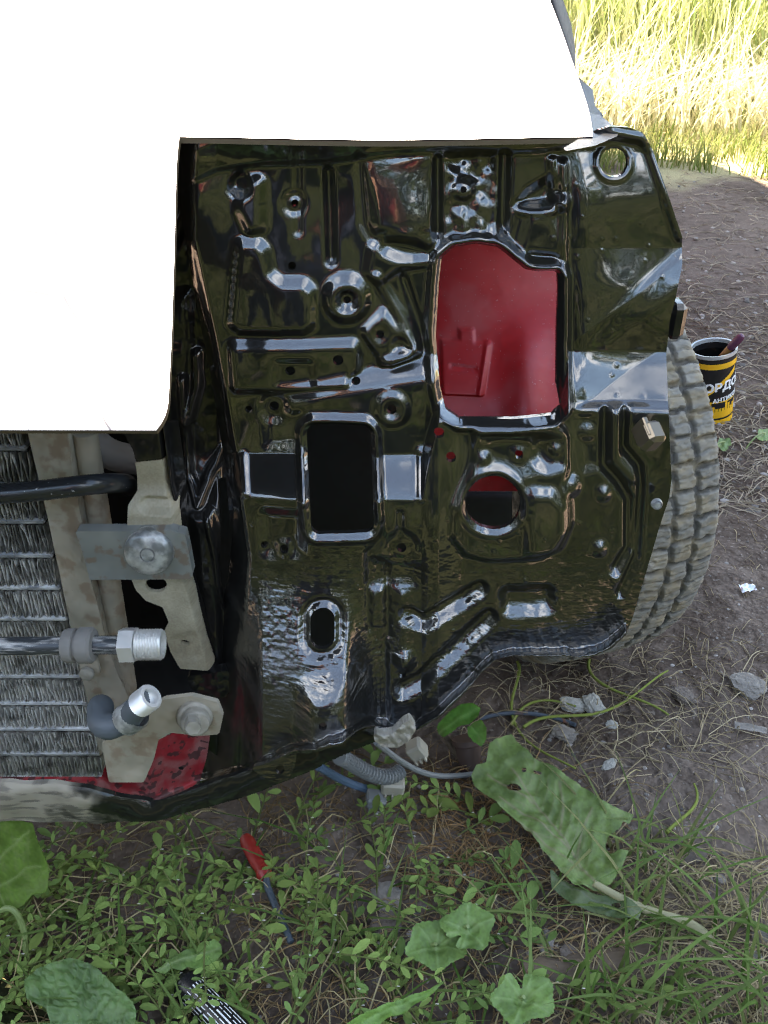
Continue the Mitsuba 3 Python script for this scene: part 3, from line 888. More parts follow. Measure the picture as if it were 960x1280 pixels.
XL = -0.97          # left end of the bonnet
XN = -0.1168        # side of its nose
top = [(0.520, 0.6550), (0.528, 0.6625), (0.536, 0.6685), (0.546, 0.6725), (0.56, 0.6760), (0.60, 0.6840), (0.70, 0.7030), (0.833, 0.728), (1.0, 0.758), (1.22, 0.796)]
nose = [(0.4215, 0.5385), (0.4230, 0.5420), (0.4330, 0.5515), (0.46, 0.5800), (0.49, 0.6165), (0.510, 0.6425), (0.520, 0.6550)]


def strip(st, xl, xr, nx):
    V = []
    for i, (y, z) in enumerate(st):
        a = xl
        b = xr(y) if callable(xr) else xr[i]
        for x in np.linspace(a, b, nx):
            V.append([x, y, z + 0.004 * (meshkit.fbm(np.array([x * 6, y * 6, 0]), 2, 3) - 0.5)])
    n = nx
    idx = np.arange(len(st) * n).reshape(len(st), n)
    q = np.stack([idx[:-1, :-1], idx[:-1, 1:], idx[1:, 1:], idx[1:, :-1]], -1).reshape(-1, 4)
    return np.array(V), np.vstack([q[:, [0, 1, 2]], q[:, [0, 2, 3]]])


def dense(st, n):
    st = np.array(st)
    t = np.r_[0, np.cumsum(np.hypot(*np.diff(st, axis=0).T))]
    u = np.linspace(0, t[-1], n)
    return np.stack([np.interp(u, t, st[:, 0]), np.interp(u, t, st[:, 1])], 1)


nose_s = dense(nose, 40)
def corner(y):
    # rounded lower corner of the nose
    k = np.clip((0.4335 - y) / 0.012, 0, 1)
    return XN + 0.0012 - 0.006 * (1 - np.sqrt(np.maximum(0, 1 - k ** 2)))
full = np.vstack([nose_s[:-1], dense(top, 60)])
for _ in range(2):                                   # roll the bend softly
    full[14:-2] += 0.5 * (0.5 * (full[13:-3] + full[15:-1]) - full[14:-2])
V1, F1 = strip(full, XL, corner, 50)
def right(y):
    return 0.1190 + (y - 0.55) * 0.053
tops = np.vstack([[0.5345, np.interp(0.5345, full[:, 0], full[:, 1])], full[full[:, 0] > 0.537]])
def strip2(st):
    V = []
    for y, z in st:
        for x in np.linspace(XN + 0.0012, right(y), 40):
            V.append([x, y, z + 0.004 * (meshkit.fbm(np.array([x * 6, y * 6, 0]), 2, 3) - 0.5)])
    ix = np.arange(len(st) * 40).reshape(len(st), 40)
    q = np.stack([ix[:-1, :-1], ix[:-1, 1:], ix[1:, 1:], ix[1:, :-1]], -1).reshape(-1, 4)
    return np.array(V), np.vstack([q[:, [0, 1, 2]], q[:, [0, 2, 3]]])
V2, F2 = strip2(tops)
bm = trimesh.util.concatenate([trimesh.Trimesh(V1, F1, process=False), trimesh.Trimesh(V2, F2, process=False)])
add('car__bonnet', bm, 'mat_white_paint', smooth=25)
# underside and rim: 8 mm below, brown with bare filler along the cut edge
def under(V, F, dn, t):
    a, b, c, d_ = slab(V, F, np.array(dn), t)
    return trimesh.Trimesh(a, np.vstack([c, d_]), process=False)
ub = trimesh.util.concatenate([under(V1, F1, (0, -0.68, 0.73), 0.0035), under(V2, F2, (0, -0.1, 0.99), 0.0028)])
ub.vertices += np.array([0, 0, -0.0006])
add('car__bonnet__rim', ub, 'mat_hood_edge', smooth=25)
labels['car__bonnet'] = {'label': 'sunlit white bonnet with a chipped and cracked nose'}

# rail and pale bracket beside the bonnet
RAIL = [(672, -60), (688, -60), (704, 0), (714, 30), (719, 60), (720, 92), (730, 102), (741, 112), (744, 132), (755, 145), (735, 160), (715, 120), (690, 40)]
add('car__wing_rail', fl(sheet(RAIL, [], 2.0, lambda x, y: onY(x, y, 0.80 - 0.10 * sm(100, 150, y) + 0.012 * np.sin((x - 700 - (y * 0.3)) / 7) + 0.05 * sm(95, 85, y)), 2, 0.012)), 'mat_dull_grey', smooth=True)
add('car__rail_bracket', fl(sheet([(728, 140), (752, 145), (765, 156), (773, 160), (772, 170), (744, 182), (700, 190), (730, 172)], [], 1.6, lambda x, y: onY(x, y, 0.585 - 0.0022 * (y - 150)), 1.5, 0.004)), 'mat_pale_bracket', smooth=True)
# black buffer on the rear of the panel
add('car__buffer', put(rbox(0.012, 0.02, 0.026, 0.3), None, onY(843, 398, 0.60)), 'mat_black_gloss')

# ------------------------------------------------------------------ wheel
def tyre():
    R, Wd, nt, ns = 0.250, 0.150, 1100, 150
    s = np.linspace(-1, 1, ns)
    th = np.linspace(0, 2 * np.pi, nt, endpoint=False)
    # profile: half tread 0.075, shoulder round, sidewall
    half = Wd / 2
    arc = []
    for u in s:
        a = abs(u)
        if a < 0.62:
            w = a / 0.62 * (half - 0.012); r = R - 0.0045 * (a / 0.62) ** 2
        elif a < 0.76:
            k = (a - 0.62) / 0.14 * (np.pi / 2); w = half - 0.012 + 0.016 * np.sin(k); r = R - 0.0045 - 0.018 * (1 - np.cos(k))
        else:
            k = (a - 0.76) / 0.24; w = half + 0.004 + 0.004 * np.sin(k * 3) - 0.016 * k; r = R - 0.0225 - 0.085 * k
        arc.append((np.sign(u) * w, r))
    arc = np.array(arc)
    TH, SS = np.meshgrid(th, s, indexing='ij')
    Wc = arc[None, :, 0] + 0 * TH
    pitch = 2 * np.pi / 58
    wave = 0.05 * np.sin(Wc / half * 5.0) + 0.22 * (np.floor((Wc / half + 1.02) / 0.4) % 2 == 0)
    row = TH / pitch + wave
    row = row + (meshkit.fbm(np.stack([TH * 60, SS * 12, 0 * TH], -1), 2, 21) - 0.5) * 0.16
    fr = row - np.floor(row)
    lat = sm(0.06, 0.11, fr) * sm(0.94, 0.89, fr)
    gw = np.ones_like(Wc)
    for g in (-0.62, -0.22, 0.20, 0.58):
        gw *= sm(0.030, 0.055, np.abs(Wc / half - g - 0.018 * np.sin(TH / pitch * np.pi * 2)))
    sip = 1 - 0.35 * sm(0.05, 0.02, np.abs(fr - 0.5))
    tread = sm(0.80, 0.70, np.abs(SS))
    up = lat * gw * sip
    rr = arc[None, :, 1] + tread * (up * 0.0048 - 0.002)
    rr = rr + (meshkit.fbm(np.stack([TH * 30, SS * 6, 0 * TH], -1), 2, 3) - 0.5) * 0.0022
    V = np.stack([rr * np.cos(TH), Wc, rr * np.sin(TH)], -1).reshape(-1, 3)
    rr = rr + tread * (meshkit.fbm(np.stack([TH * 95, SS * 16, 0 * TH], -1), 3, 4) - 0.5) * 0.0030
    V = np.stack([rr * np.cos(TH), Wc, rr * np.sin(TH)], -1).reshape(-1, 3)
    mud = meshkit.fbm(np.stack([TH * 26, SS * 6, 0 * TH], -1), 4, 9)
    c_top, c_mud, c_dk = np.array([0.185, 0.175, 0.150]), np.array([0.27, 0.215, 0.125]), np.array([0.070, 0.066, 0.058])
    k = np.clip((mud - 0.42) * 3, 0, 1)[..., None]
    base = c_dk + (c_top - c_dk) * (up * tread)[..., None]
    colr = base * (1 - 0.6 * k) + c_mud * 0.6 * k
    colr = colr * (0.8 + 0.4 * meshkit.noise(np.stack([np.floor(row) * 1.7, np.floor((Wc / half + 1.02) / 0.4) * 2.3, 0 * TH], -1), 5))[..., None]
    i, j = np.meshgrid(np.arange(nt), np.arange(ns - 1), indexing='ij')
    i, j = i.ravel(), j.ravel()
    i2 = (i + 1) % nt
    q = np.stack([i * ns + j, i2 * ns + j, i2 * ns + j + 1, i * ns + j + 1], 1)
    return V, np.vstack([q[:, [0, 1, 2]], q[:, [0, 2, 3]]]), colr.reshape(-1, 3)


ty, tf, tc = tyre()
PHI = 0.32
Wm = np.eye(4)
ax_ = np.array([math.cos(PHI), math.sin(PHI), 0])          # axle, outwards
fr_ = np.array([math.sin(PHI), -math.cos(PHI), 0])         # towards the front
Wm[:3, 0], Wm[:3, 1], Wm[:3, 2] = fr_, ax_, [0, 0, 1]
wc = np.array([0.268, 1.0, 0.250 - 0.030]) - ax_ * 0.070
Wm[:3, 3] = wc
tyv = ty @ Wm[:3, :3].T + wc
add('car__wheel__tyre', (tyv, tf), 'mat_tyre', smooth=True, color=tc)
labels['car__wheel__tyre'] = {'label': 'muddy grey off-road tyre with chunky tread'}
rim = lathe([(0.0, 0.03), (0.05, 0.035), (0.07, 0.02), (0.10, 0.045), (0.13, 0.06), (0.148, 0.064), (0.148, -0.06), (0.0, -0.06)], 40)
rm = np.eye(4); rm[:3, 0], rm[:3, 1], rm[:3, 2], rm[:3, 3] = fr_, np.cross(ax_, fr_), ax_, wc
rim.apply_transform(rm)
add('car__wheel__rim', rim, 'mat_scuffed_alu', smooth=40)

# ------------------------------------------------------------------ rest of the body, behind the bonnet
def extr(poly_yz, x0, x1, tuck=0.0, zt=0.8):
    m = trimesh.creation.extrude_polygon(Polygon(poly_yz), x1 - x0)
    v = np.array(m.vertices)
    w = np.stack([x0 + v[:, 2], v[:, 0], v[:, 1]], 1)
    xm = (x0 + x1) / 2
    k = np.clip((w[:, 2] - zt) / 0.65, 0, 1) * tuck
    w[:, 0] = xm + (w[:, 0] - xm) * (1 - k)
    m.vertices = w
    m.fix_normals()
    return m


add('car__body', extr([(1.50, 0.24), (1.50, 0.83), (1.52, 0.86), (1.90, 1.38), (2.02, 1.45), (2.3, 1.48), (4.3, 1.46), (4.55, 1.38), (4.66, 0.85), (4.68, 0.30), (4.3, 0.22), (3.9, 0.30), (3.75, 0.58), (3.35, 0.58), (3.2, 0.24)], -1.12, 0.23, 0.14), 'mat_body_red', smooth=30)
add('car__scuttle', extr([(1.215, 0.24), (1.215, 0.785), (1.495, 0.825), (1.495, 0.24)], -0.99, 0.12), 'mat_black_matte', smooth=30)
for i, (a, b) in enumerate(((2.00, 2.65), (2.72, 3.50), (3.58, 4.40))):
    for sx in (-1.0, 0.2):
        pz = [(a - 0.12 * (i == 0), 0.92), (b, 0.92), (b - 0.03 - 0.08 * (i == 2), 1.36), (a + 0.03 + (0.10 if i == 0 else 0), 1.36)]
        g = extr(pz, -0.01, 0.01)
        v = np.array(g.vertices)
        sg = 1 if sx > -0.4 else -1
        v[:, 0] = (-0.445 + sg * 0.675 * (1 - np.clip((v[:, 2] - 0.8) / 0.65, 0, 1) * 0.14)) + v[:, 0]
        g.vertices = v
        add(name('car__side_window'), g, 'mat_glass_dark')
ws = np.array([[-1.03, 1.555, 0.905], [0.14, 1.555, 0.905], [0.10, 1.88, 1.35], [-0.98, 1.88, 1.35]]) + [0, -0.012, 0.008]
add('car__windscreen', (np.vstack([ws, ws + [0, 0.02, -0.014]]), np.array([[0, 1, 2, 3], [7, 6, 5, 4]])), 'mat_glass_dark')
add('car__left_wing', extr([(0.50, 0.22), (0.48, 0.60), (0.56, 0.655), (1.235, 0.79), (1.235, 0.24)], -1.20, -0.985), 'mat_white_paint')
add('car__slam_panel', fl((np.array([[-0.11, 0.556, 0.655], [0.125, 0.556, 0.652], [0.125, 0.78, 0.680], [-0.11, 0.78, 0.683]]), np.array([[0, 1, 2], [0, 2, 3]]))), 'mat_black_matte')
add('car__engine_floor', fl((np.array([[-0.98, 0.60, 0.16], [0.0, 0.60, 0.16], [0.02, 1.24, 0.2], [-0.98, 1.24, 0.2]]), np.array([[0, 1, 2], [0, 2, 3]]))), 'mat_black_matte')
add('car__inner_wing', fl((np.array([[0.10, 0.79, 0.40], [0.10, 1.235, 0.24], [0.11, 1.235, 0.77], [0.11, 0.79, 0.69]]), np.array([[0, 1, 2], [0, 2, 3]]))), 'mat_black_matte')
tag('car', 'car with white bonnet and glossy black front panel stripped for painting beside the dirt path', 'car')

# ------------------------------------------------------------------ paint can and brush
CB = onZ(889, 521, 0.0)
CB[2] = float(gz(CB[0], CB[1])) - 0.003
dep = 1.71
ch, ct, cb = 0.146, 0.0405, 0.0375
tilt = np.eye(4)
Rz = trimesh.transformations.rotation_matrix(math.radians(-10), [0, 1, 0]) @ trimesh.transformations.rotation_matrix(math.radians(2), [1, 0, 0])


def canr(z):
    return cb + (ct - cb) * z / ch


def can_put(m):
    return put(m, Rz, CB)


add('paint_can__body', can_put(lathe([(0, 0), (cb, 0.0), (canr(ch), ch - 0.003), (ct - 0.0015, ch - 0.002), (ct - 0.002, 0.10)], 64)), 'mat_can_black', smooth=35)
add('paint_can__rim', can_put(lathe([(ct - 0.0025, ch - 0.006), (ct - 0.0018, ch + 0.001), (ct + 0.0014, ch + 0.0015), (ct + 0.0016, ch - 0.005), (ct + 0.0002, ch - 0.0065)], 64)), 'mat_can_rim', smooth=35)
add('paint_can__paint', can_put(lathe([(0, 0.105), (ct - 0.003, 0.105), (ct - 0.0022, 0.128)], 48)), 'mat_wet_black', smooth=35)


def band(z0, z1, o=0.0004, a0=0.0, a1=2 * np.pi, z0b=None, z1b=None, n=64):
    """a printed band round the can, from angle a0 to a1; its ends may sit at different heights"""
    a = np.linspace(a0, a1, n)
    k = np.linspace(0, 1, n)
    za = z0 + ((z0b if z0b is not None else z0) - z0) * k
    zb = z1 + ((z1b if z1b is not None else z1) - z1) * k
    V = []
    for zz in (za, zb):
        r = canr(zz) + o
        V.append(np.stack([r * np.cos(a), r * np.sin(a), zz], 1))
    V = np.vstack(V)
    i = np.arange(n - 1)
    return trimesh.Trimesh(V, np.vstack([np.stack([i, i + 1, i + 1 + n], 1), np.stack([i, i + 1 + n, i + n], 1)]), process=False)


A0 = -np.pi / 2
skyl = []
sr = random.Random(4)
for k in range(14):
    a = A0 - 1.1 + k * 0.16
    skyl.append(band(0.030, 0.036 + sr.choice([0.002, 0.006, 0.010, 0.016]), 0.0005, a, a + 0.13, n=5))
yb = [band(0.120, 0.131), band(0.0, 0.013), band(0.017, 0.031), band(0.050, 0.0525), band(0.062, 0.073, 0.0004, A0 - 0.62, A0 + 0.9, 0.108, 0.119, 20)] + skyl
add('paint_can__stripe', can_put(trimesh.util.concatenate(yb)), 'mat_can_yellow')


def wrap_text(text, h, z, a_mid, bold=True):
    m = meshkit.text_mesh(text, h, 0.0003, bold)
    v = np.array(m.vertices)
    v[:, 0] -= (v[:, 0].min() + v[:, 0].max()) / 2
    r = canr(z + v[:, 1]) + 0.0008 + v[:, 2]
    a = a_mid + v[:, 0] / canr(z)
    m.vertices = np.stack([r * np.cos(a), r * np.sin(a), z + v[:, 1] + 0.10 * v[:, 0]], 1)
    return m


letters = []
for k, (du, dv) in enumerate(((0, 0), (0.00055, 0), (-0.00055, 0), (0, 0.0005), (0, -0.0005))):
    for tx, hh, z, ao, f in (('КОРДОН', 0.0165, 0.0765, 0.22, 1.0), ('АНТИКОР', 0.0085, 0.0535, 0.46, 0.5)):
        m = wrap_text(tx, hh, z + dv * f, A0 + ao + du * f / 0.039)
        v = np.array(m.vertices)
        v[:, :2] *= 1 + 0.0012 * k
        m.vertices = v
        letters.append(m)
add('paint_can__lettering', can_put(trimesh.util.concatenate(letters)), 'mat_can_white')
tag('paint_can', 'slim black and yellow paint can full of black paint behind the tyre', 'can')
b0 = CB + Rz[:3, :3] @ np.array([-0.002, 0.002, 0.106])
bt = onY(928, 419, b0[1] - 0.035)
bd = bt - b0; bl = np.linalg.norm(bd)
bf = frame(bd)
add('paint_brush__ferrule', put(lathe([(0, 0), (0.0045, 0.0), (0.0050, bl * 0.25), (0.0065, bl * 0.58), (0.006, bl * 0.60)], 18), bf, b0), 'mat_brush_wood', smooth=40)
add('paint_brush__handle', put(lathe([(0.005, bl * 0.58), (0.0074, bl * 0.64), (0.0078, bl * 0.82), (0.0070, bl * 0.95), (0.0045, bl * 1.0), (0, bl * 1.01)], 18), bf, b0), 'mat_purple', smooth=40)
tag('paint_brush', 'paint brush with purple handle tip standing in the paint can', 'brush')

# ------------------------------------------------------------------ things lying on the soil
def ground_at(px, py, up=0.0):
    p = onZ(px, py, 0.0)
    p[2] = float(gz(p[0], p[1])) + up
    return p


def scale_at(px, py):
    """metres per photograph pixel at a ground pixel"""
    return (CAM_H / (S_ + (py - 640) / F * C_)) / F


def rock(px, py, wpx, hpx, key, m, label, seed, cat='stone', flat=0.5):
    s = scale_at(px, py)
    p = ground_at(px, py)
    st_ = stone(wpx * s / 2, 1.15, hpx / wpx * 1.3, flat, seed)
    k = name(key)
    add(k, put(st_, trimesh.transformations.rotation_matrix(seed, [0, 0, 1]), p + [0, 0, wpx * s * 0.12]), m, smooth=12)
    tag(k, label, cat)


rock(936, 856, 34, 28, 'stone', 'mat_grey_stone', 'pale grey stone at the right edge on bare soil', 3)
rock(856, 869, 24, 16, 'stone', 'mat_brown_stone', 'small brown stone on the soil left of the pale grey stone', 5)
rock(718, 874, 26, 16, 'plaster_lump', 'mat_plaster', 'left white plaster lump of the pair under the panel', 6, 'lump')
rock(743, 877, 28, 17, 'plaster_lump', 'mat_plaster', 'right white plaster lump of the pair under the panel', 8, 'lump')
rock(766, 902, 12, 9, 'plaster_crumb', 'mat_plaster', 'small white crumb below the two plaster lumps', 9, 'crumb')
rock(762, 955, 18, 8, 'plaster_crumb', 'mat_plaster', 'flat white crumb above the big torn leaf', 10, 'crumb')
rock(706, 913, 24, 16, 'stone', 'mat_grey_stone', 'dusty grey stone between the panel and the torn leaf', 12)
rock(484, 1122, 26, 26, 'stone', 'mat_grey_stone', 'rough grey stone in the weeds left of the lobed leaf', 13, flat=0.6)
rock(482, 1160, 26, 26, 'stone', 'mat_brown_stone', 'dark stone half buried below the rough grey stone', 15)
rock(683, 1178, 28, 14, 'stone', 'mat_grey_stone', 'flat grey stone below the torn leaf', 17)
rock(712, 1195, 22, 16, 'stone', 'mat_brown_stone', 'brown stone beside the half buried plank', 18)
rock(950, 1172, 16, 12, 'stone', 'mat_grey_stone', 'small grey stone at the lower right edge', 22)
rock(945, 1195, 10, 14, 'plaster_crumb', 'mat_plaster', 'white crumb at the lower right edge', 23, 'crumb')
rock(866, 1072, 15, 26, 'brick_chip', 'mat_brown_stone', 'square brown brick chip on the path right of the torn leaf', 24, 'brick chip')
rock(900, 1100, 10, 9, 'pebble', 'mat_grey_stone', 'lone bluish pebble right of the brick chip', 25, 'pebble')
rock(478, 1056, 14, 44, 'wood_chip', 'mat_wood', 'grey upright wood chip in the weeds under the panel', 26, 'wood chip', 0.35)

k = name('foil_scrap')
f0 = ground_at(934, 740, 0.004)
gx, gy = np.meshgrid(np.linspace(-0.011, 0.011, 9), np.linspace(-0.008, 0.008, 7))
gzz = 0.010 * meshkit.fbm(np.stack([gx * 130, gy * 130, 0 * gx], -1), 2, 4)
ii = np.arange(63).reshape(7, 9)
q = np.stack([ii[:-1, :-1], ii[:-1, 1:], ii[1:, 1:], ii[1:, :-1]], -1).reshape(-1, 4)
add(k, (np.stack([gx, gy, gzz], -1).reshape(-1, 3) + f0, q), 'mat_foil')
tag(k, 'crumpled scrap of shiny foil on the soil right of the tyre', 'foil')
k = name('paper_scrap')
add(k, (np.stack([gx * 1.6, gy * 0.7, gzz * 0.6], -1).reshape(-1, 3) @ np.array([[0.95, -0.3, 0], [0.3, 0.95, 0], [0, 0, 1]]) + ground_at(938, 911, 0.004), q), 'mat_grey_stone')
tag(k, 'torn grey-white paper scrap below the pale grey stone', 'paper')

pk = name('plank')
pm = rbox(0.13, 0.034, 0.022, 0.12).subdivide().subdivide().subdivide()
pm.vertices += (meshkit.fbm(np.array(pm.vertices) * [60, 150, 150], 3, 3)[:, None] - 0.5) * 0.010
add(pk, put(pm, trimesh.transformations.rotation_matrix(0.14, [0, 0, 1]), ground_at(745, 1216, -0.002)), 'mat_wood', smooth=30)
tag(pk, 'half buried brown plank among the grass at the bottom right', 'plank')

# screwdriver
a, b, c, e = (onZ(306, 1046, 0.018), onZ(333, 1098, 0.020), onZ(334, 1108, 0.018), onZ(364, 1178, 0.012))
d1 = b - a
L1 = np.linalg.norm(d1)
add('screwdriver__handle', put(lathe([(0, 0), (0.0055, 0.001), (0.0075, 0.008), (0.0078, L1 * 0.6), (0.0062, L1 * 0.78), (0.0078, L1 * 0.9), (0.0055, L1), (0, L1)], 14), frame(d1), a), 'mat_red_plastic', smooth=30)
add('screwdriver__shaft', tube(np.array([b - d1 * 0.02, c, (c + e) / 2, e]), [0.0032, 0.0034, 0.0034, 0.0030], 10), 'mat_steel_shank', smooth=40)
tag('screwdriver', 'red handled screwdriver with grey shaft lying in the weeds', 'screwdriver')

# tube of glue, black with white print
a, b = ground_at(226, 1232, 0.014), ground_at(312, 1322, 0.014)
d1 = b - a; L1 = np.linalg.norm(d1)
fm = frame(d1, (0.3, -0.5, 0.8))
add('marker_tube__body', put(lathe([(0, 0), (0.007, 0.001), (0.0095, 0.006), (0.0125, 0.010), (0.0132, 0.016), (0.0132, L1), (0, L1)], 28), fm, a), 'mat_can_black', smooth=30)
pr = []
sr = random.Random(9)
for row in range(9):
    t = -0.9 + row * 0.24
    z = 0.022
    while z < L1 - 0.01:
        w = sr.uniform(0.003, 0.012) if row % 3 else sr.uniform(0.02, 0.05)
        h = 0.06 if row % 3 else 0.10
        g = []
        for zz in (z, min(z + w, L1)):
            for aa in (t - h / 2, t + h / 2):
                g.append([0.01345 * math.cos(aa), 0.01345 * math.sin(aa), zz])
        pr.append(trimesh.Trimesh(np.array(g), [[0, 1, 3], [0, 3, 2]], process=False))
        z += w + sr.uniform(0.001, 0.003)
add('marker_tube__print', put(trimesh.util.concatenate(pr), fm, a), 'mat_can_white')
tag('marker_tube', 'black tube with rows of fine white print lying in the grass', 'tube')

# torn wiring under the panel
hs = curve([onZ(424, 946, 0.10), onZ(446, 958, 0.075), onZ(466, 968, 0.06), onZ(484, 971, 0.05), onZ(500, 964, 0.045)], 90)
hr_ = 0.0072 + 0.0010 * np.sign(np.sin(np.linspace(0, 90 * np.pi * 0.5, 90)))
add('corrugated_hose', tube(hs, hr_, 14), 'mat_grey_plastic', smooth=30)
tag('corrugated_hose', 'grey corrugated wiring hose hanging under the black panel', 'hose')
for (x, y, w, h, m, zz, ang, lab, kk) in ((491, 981, 30, 20, 'mat_beige_plastic', 0.035, 0.1, 'beige plastic connector at the end of the corrugated hose', 'connector'),
                                          (521, 937, 22, 24, 'mat_beige_plastic', 0.06, -0.6, 'beige square connector right under the cracked sealer', 'connector'),
                                          (470, 999, 26, 16, 'mat_grey_plastic', 0.025, 0.2, 'grey plug with comb teeth below the beige connector', 'connector')):
    s = scale_at(x, y) * 0.92
    k = name(kk)
    p = onZ(x, y, zz)
    body = rbox(w * s, 0.018, h * s, 0.14)
    rot = trimesh.transformations.rotation_matrix(ang, [0, 1, 0]) 
    add(k + '__housing', put(body, rot, p), m)
    for t in range(3):
        tt = rbox(w * s * 0.10, 0.005, h * s * 0.25, 0.1)
        tt.apply_translation([(t - 1) * w * s * 0.3, -0.010, -h * s * 0.35])
        add(k + '__tooth' + (f'_{t:03d}' if t else ''), put(tt, rot, p), m)
    tag(k, lab, 'connector')
add('grey_cable', tube(curve([onZ(470, 928, 0.13), onZ(492, 945, 0.09), onZ(520, 962, 0.05), onZ(552, 970, 0.02), ground_at(592, 972, 0.008), ground_at(640, 960, 0.004)], 50), 0.0030, 8), 'mat_grey_plastic', smooth=40)
tag('grey_cable', 'thin grey cable trailing from the corrugated hose to the torn leaf', 'cable')
add('blue_cable', tube(curve([onZ(398, 958, 0.09), onZ(415, 968, 0.06), onZ(435, 978, 0.035), onZ(458, 986, 0.02), ground_at(500, 990, 0.006)], 40), 0.0042, 8), 'mat_blue_wire', smooth=40)
tag('blue_cable', 'blue cable hanging left of the corrugated hose', 'cable')
add('red_cable', tube(curve([ground_at(600, 893, 0.006), ground_at(640, 888, 0.01), ground_at(690, 892, 0.006), ground_at(720, 903, 0.004)], 40), 0.0026, 8), 'mat_steel_shank', smooth=40)
tag('red_cable', 'dark cable lying on soil behind the lower panel edge', 'cable')
pp = ground_at(582, 945, 0.0)
add('brown_plug', put(lathe([(0, 0.0), (0.017, 0.0), (0.0165, 0.006), (0.0145, 0.008), (0.0115, 0.036), (0.0, 0.037)], 24), trimesh.transformations.rotation_matrix(2.6, [1, 0.25, 0]), pp + [0, 0, 0.034]), 'mat_brown_plug', smooth=35)
tag('brown_plug', 'brown cup shaped plug under the shiny green leaves', 'plug')
add('broken_stick', tube(curve([ground_at(556, 930, 0.02), ground_at(570, 945, 0.014), ground_at(590, 965, 0.01)], 12), [0.006] * 12, 8), 'mat_wood', smooth=40)
tag('broken_stick', 'short broken stick between the brown plug and the torn leaf', 'stick')

# ------------------------------------------------------------------ large leaves
def side_veins(mid, n, length, up=0.75):
    """pairs of side veins along a midrib given from the base to the tip"""
    m = curve([(x, y, 0) for x, y in mid], 40)[:, :2]
    out = []
    for k in range(1, n + 1):
        i = int(3 + 32 * k / (n + 1))
        t = m[i + 1] - m[i - 1]
        t = t / np.linalg.norm(t)
        nn = np.array([-t[1], t[0]])
        L = length * (1 - 0.45 * k / (n + 1))
        for sg in (1, -1):
            out.append([tuple(m[i]), tuple(m[i] + L * 0.55 * (t * up + sg * nn)), tuple(m[i] + L * (t * up * 1.25 + sg * nn * 0.95))])
    return out


def big_leaf(key, outline, z0, zx, zy, base, vein, veins, label, cat='leaf', holes=(), bump=0.006, step=1.6, r=1.0, seed=1, net=0.0, emb=0.5, part=None, dust=0.25):
    cx, cy = np.mean(outline, 0)

    def surf(x, y):
        h = np.zeros(x.shape)
        for v in veins:
            h += emb * 0.0010 * np.exp(-(seg_dist(x, y, np.array(v, float), False) / 2.2) ** 2) - emb * 0.0022 * sm(16, 2, seg_dist(x, y, np.array(v, float), False))
        p = np.stack([x / 28, y / 28, 0 * x + seed], -1)
        h += bump * (meshkit.fbm(p, 3, seed) - 0.5) * 2
        if net:
            h += net * (np.abs(meshkit.noise(p * 3.6, seed + 3) - 0.5) * 2)
        z = z0 + zx * (x - cx) + zy * (y - cy) + h
        P = onZ(x, y, z0 + zx * (x - cx) + zy * (y - cy))
        P[:, 2] = z
        return P
    V, Fq, px, py = sheet(outline, list(holes), step, surf, r)
    v = np.zeros(len(px))
    for ve in veins:
        fine = len(ve) == 3 and isinstance(ve[1], tuple) and isinstance(ve[1][0], np.floating)
        v = np.maximum(v, (0.4 if fine else 1.0) * np.exp(-(seg_dist(px, py, np.array(ve, float), False) / (0.9 if fine else 1.5)) ** 2))
    n1 = meshkit.fbm(np.stack([px / 22, py / 22, 0 * px], -1), 4, seed + 7)
    n2 = meshkit.fbm(np.stack([px / 5, py / 5, 0 * px], -1), 2, seed + 9)
    n3 = meshkit.noise(np.stack([px / 2.2, py / 2.2, 0 * px], -1), seed + 4)
    c = np.array(base) * ((0.45 + 1.0 * n1) * (0.85 + 0.3 * n3))[:, None]
    c = c * (1 - 0.6 * v)[:, None] + np.array(vein) * 0.6 * v[:, None]
    du = np.clip((n2 * 0.5 + n1 * 0.5 - 0.45) * 3, 0, 1)[:, None] * dust
    c = c * (1 - du) + np.array([0.20, 0.19, 0.13]) * du
    add(part or key, (V, Fq), 'mat_leaf', smooth=True, color=c)
    if label:
        tag(key, label, cat)


BUR = [(639, 916), (650, 928), (667, 944), (690, 956), (709, 969), (735, 986), (748, 999), (765, 1006), (793, 1016), (787, 1029), (779, 1026), (775, 1036), (768, 1040), (760, 1046), (757, 1056), (764, 1066), (774, 1062), (786, 1064), (777, 1086), (764, 1104), (750, 1112), (742, 1113), (718, 1104), (693, 1076), (664, 1042), (631, 1013), (610, 997), (593, 980), (589, 968), (596, 954), (608, 950), (611, 931), (630, 920)]
big_leaf('torn_leaf', BUR, 0.042, 0.0, -0.00010, (0.115, 0.170, 0.044), (0.20, 0.16, 0.10), [[(750, 1108), (705, 1045), (640, 960)], [(735, 1085), (690, 1060), (648, 1026)], [(718, 1062), (668, 1022), (625, 995)], [(722, 1068), (728, 1035), (740, 1010)], [(700, 1040), (705, 1005), (700, 975)], [(670, 1000), (640, 985), (610, 965)]] + side_veins([(750, 1108), (705, 1045), (640, 945)], 9, 42), 'large torn dusty green leaf lying on the soil below the panel', holes=[circle(672, 963, 5, 3, rot=0.4), circle(643, 983, 9, 4, rot=0.1), circle(655, 962, 3)], bump=0.006, emb=0.5, part='torn_leaf__blade', dust=0.22)
add('torn_leaf__stalk', tube(curve([onZ(742, 1104, 0.037), onZ(775, 1122, 0.030), onZ(820, 1142, 0.022), ground_at(868, 1168, 0.010), ground_at(890, 1180, 0.0)], 24), np.linspace(0.0032, 0.0058, 24), 10), 'mat_stalk', smooth=40)
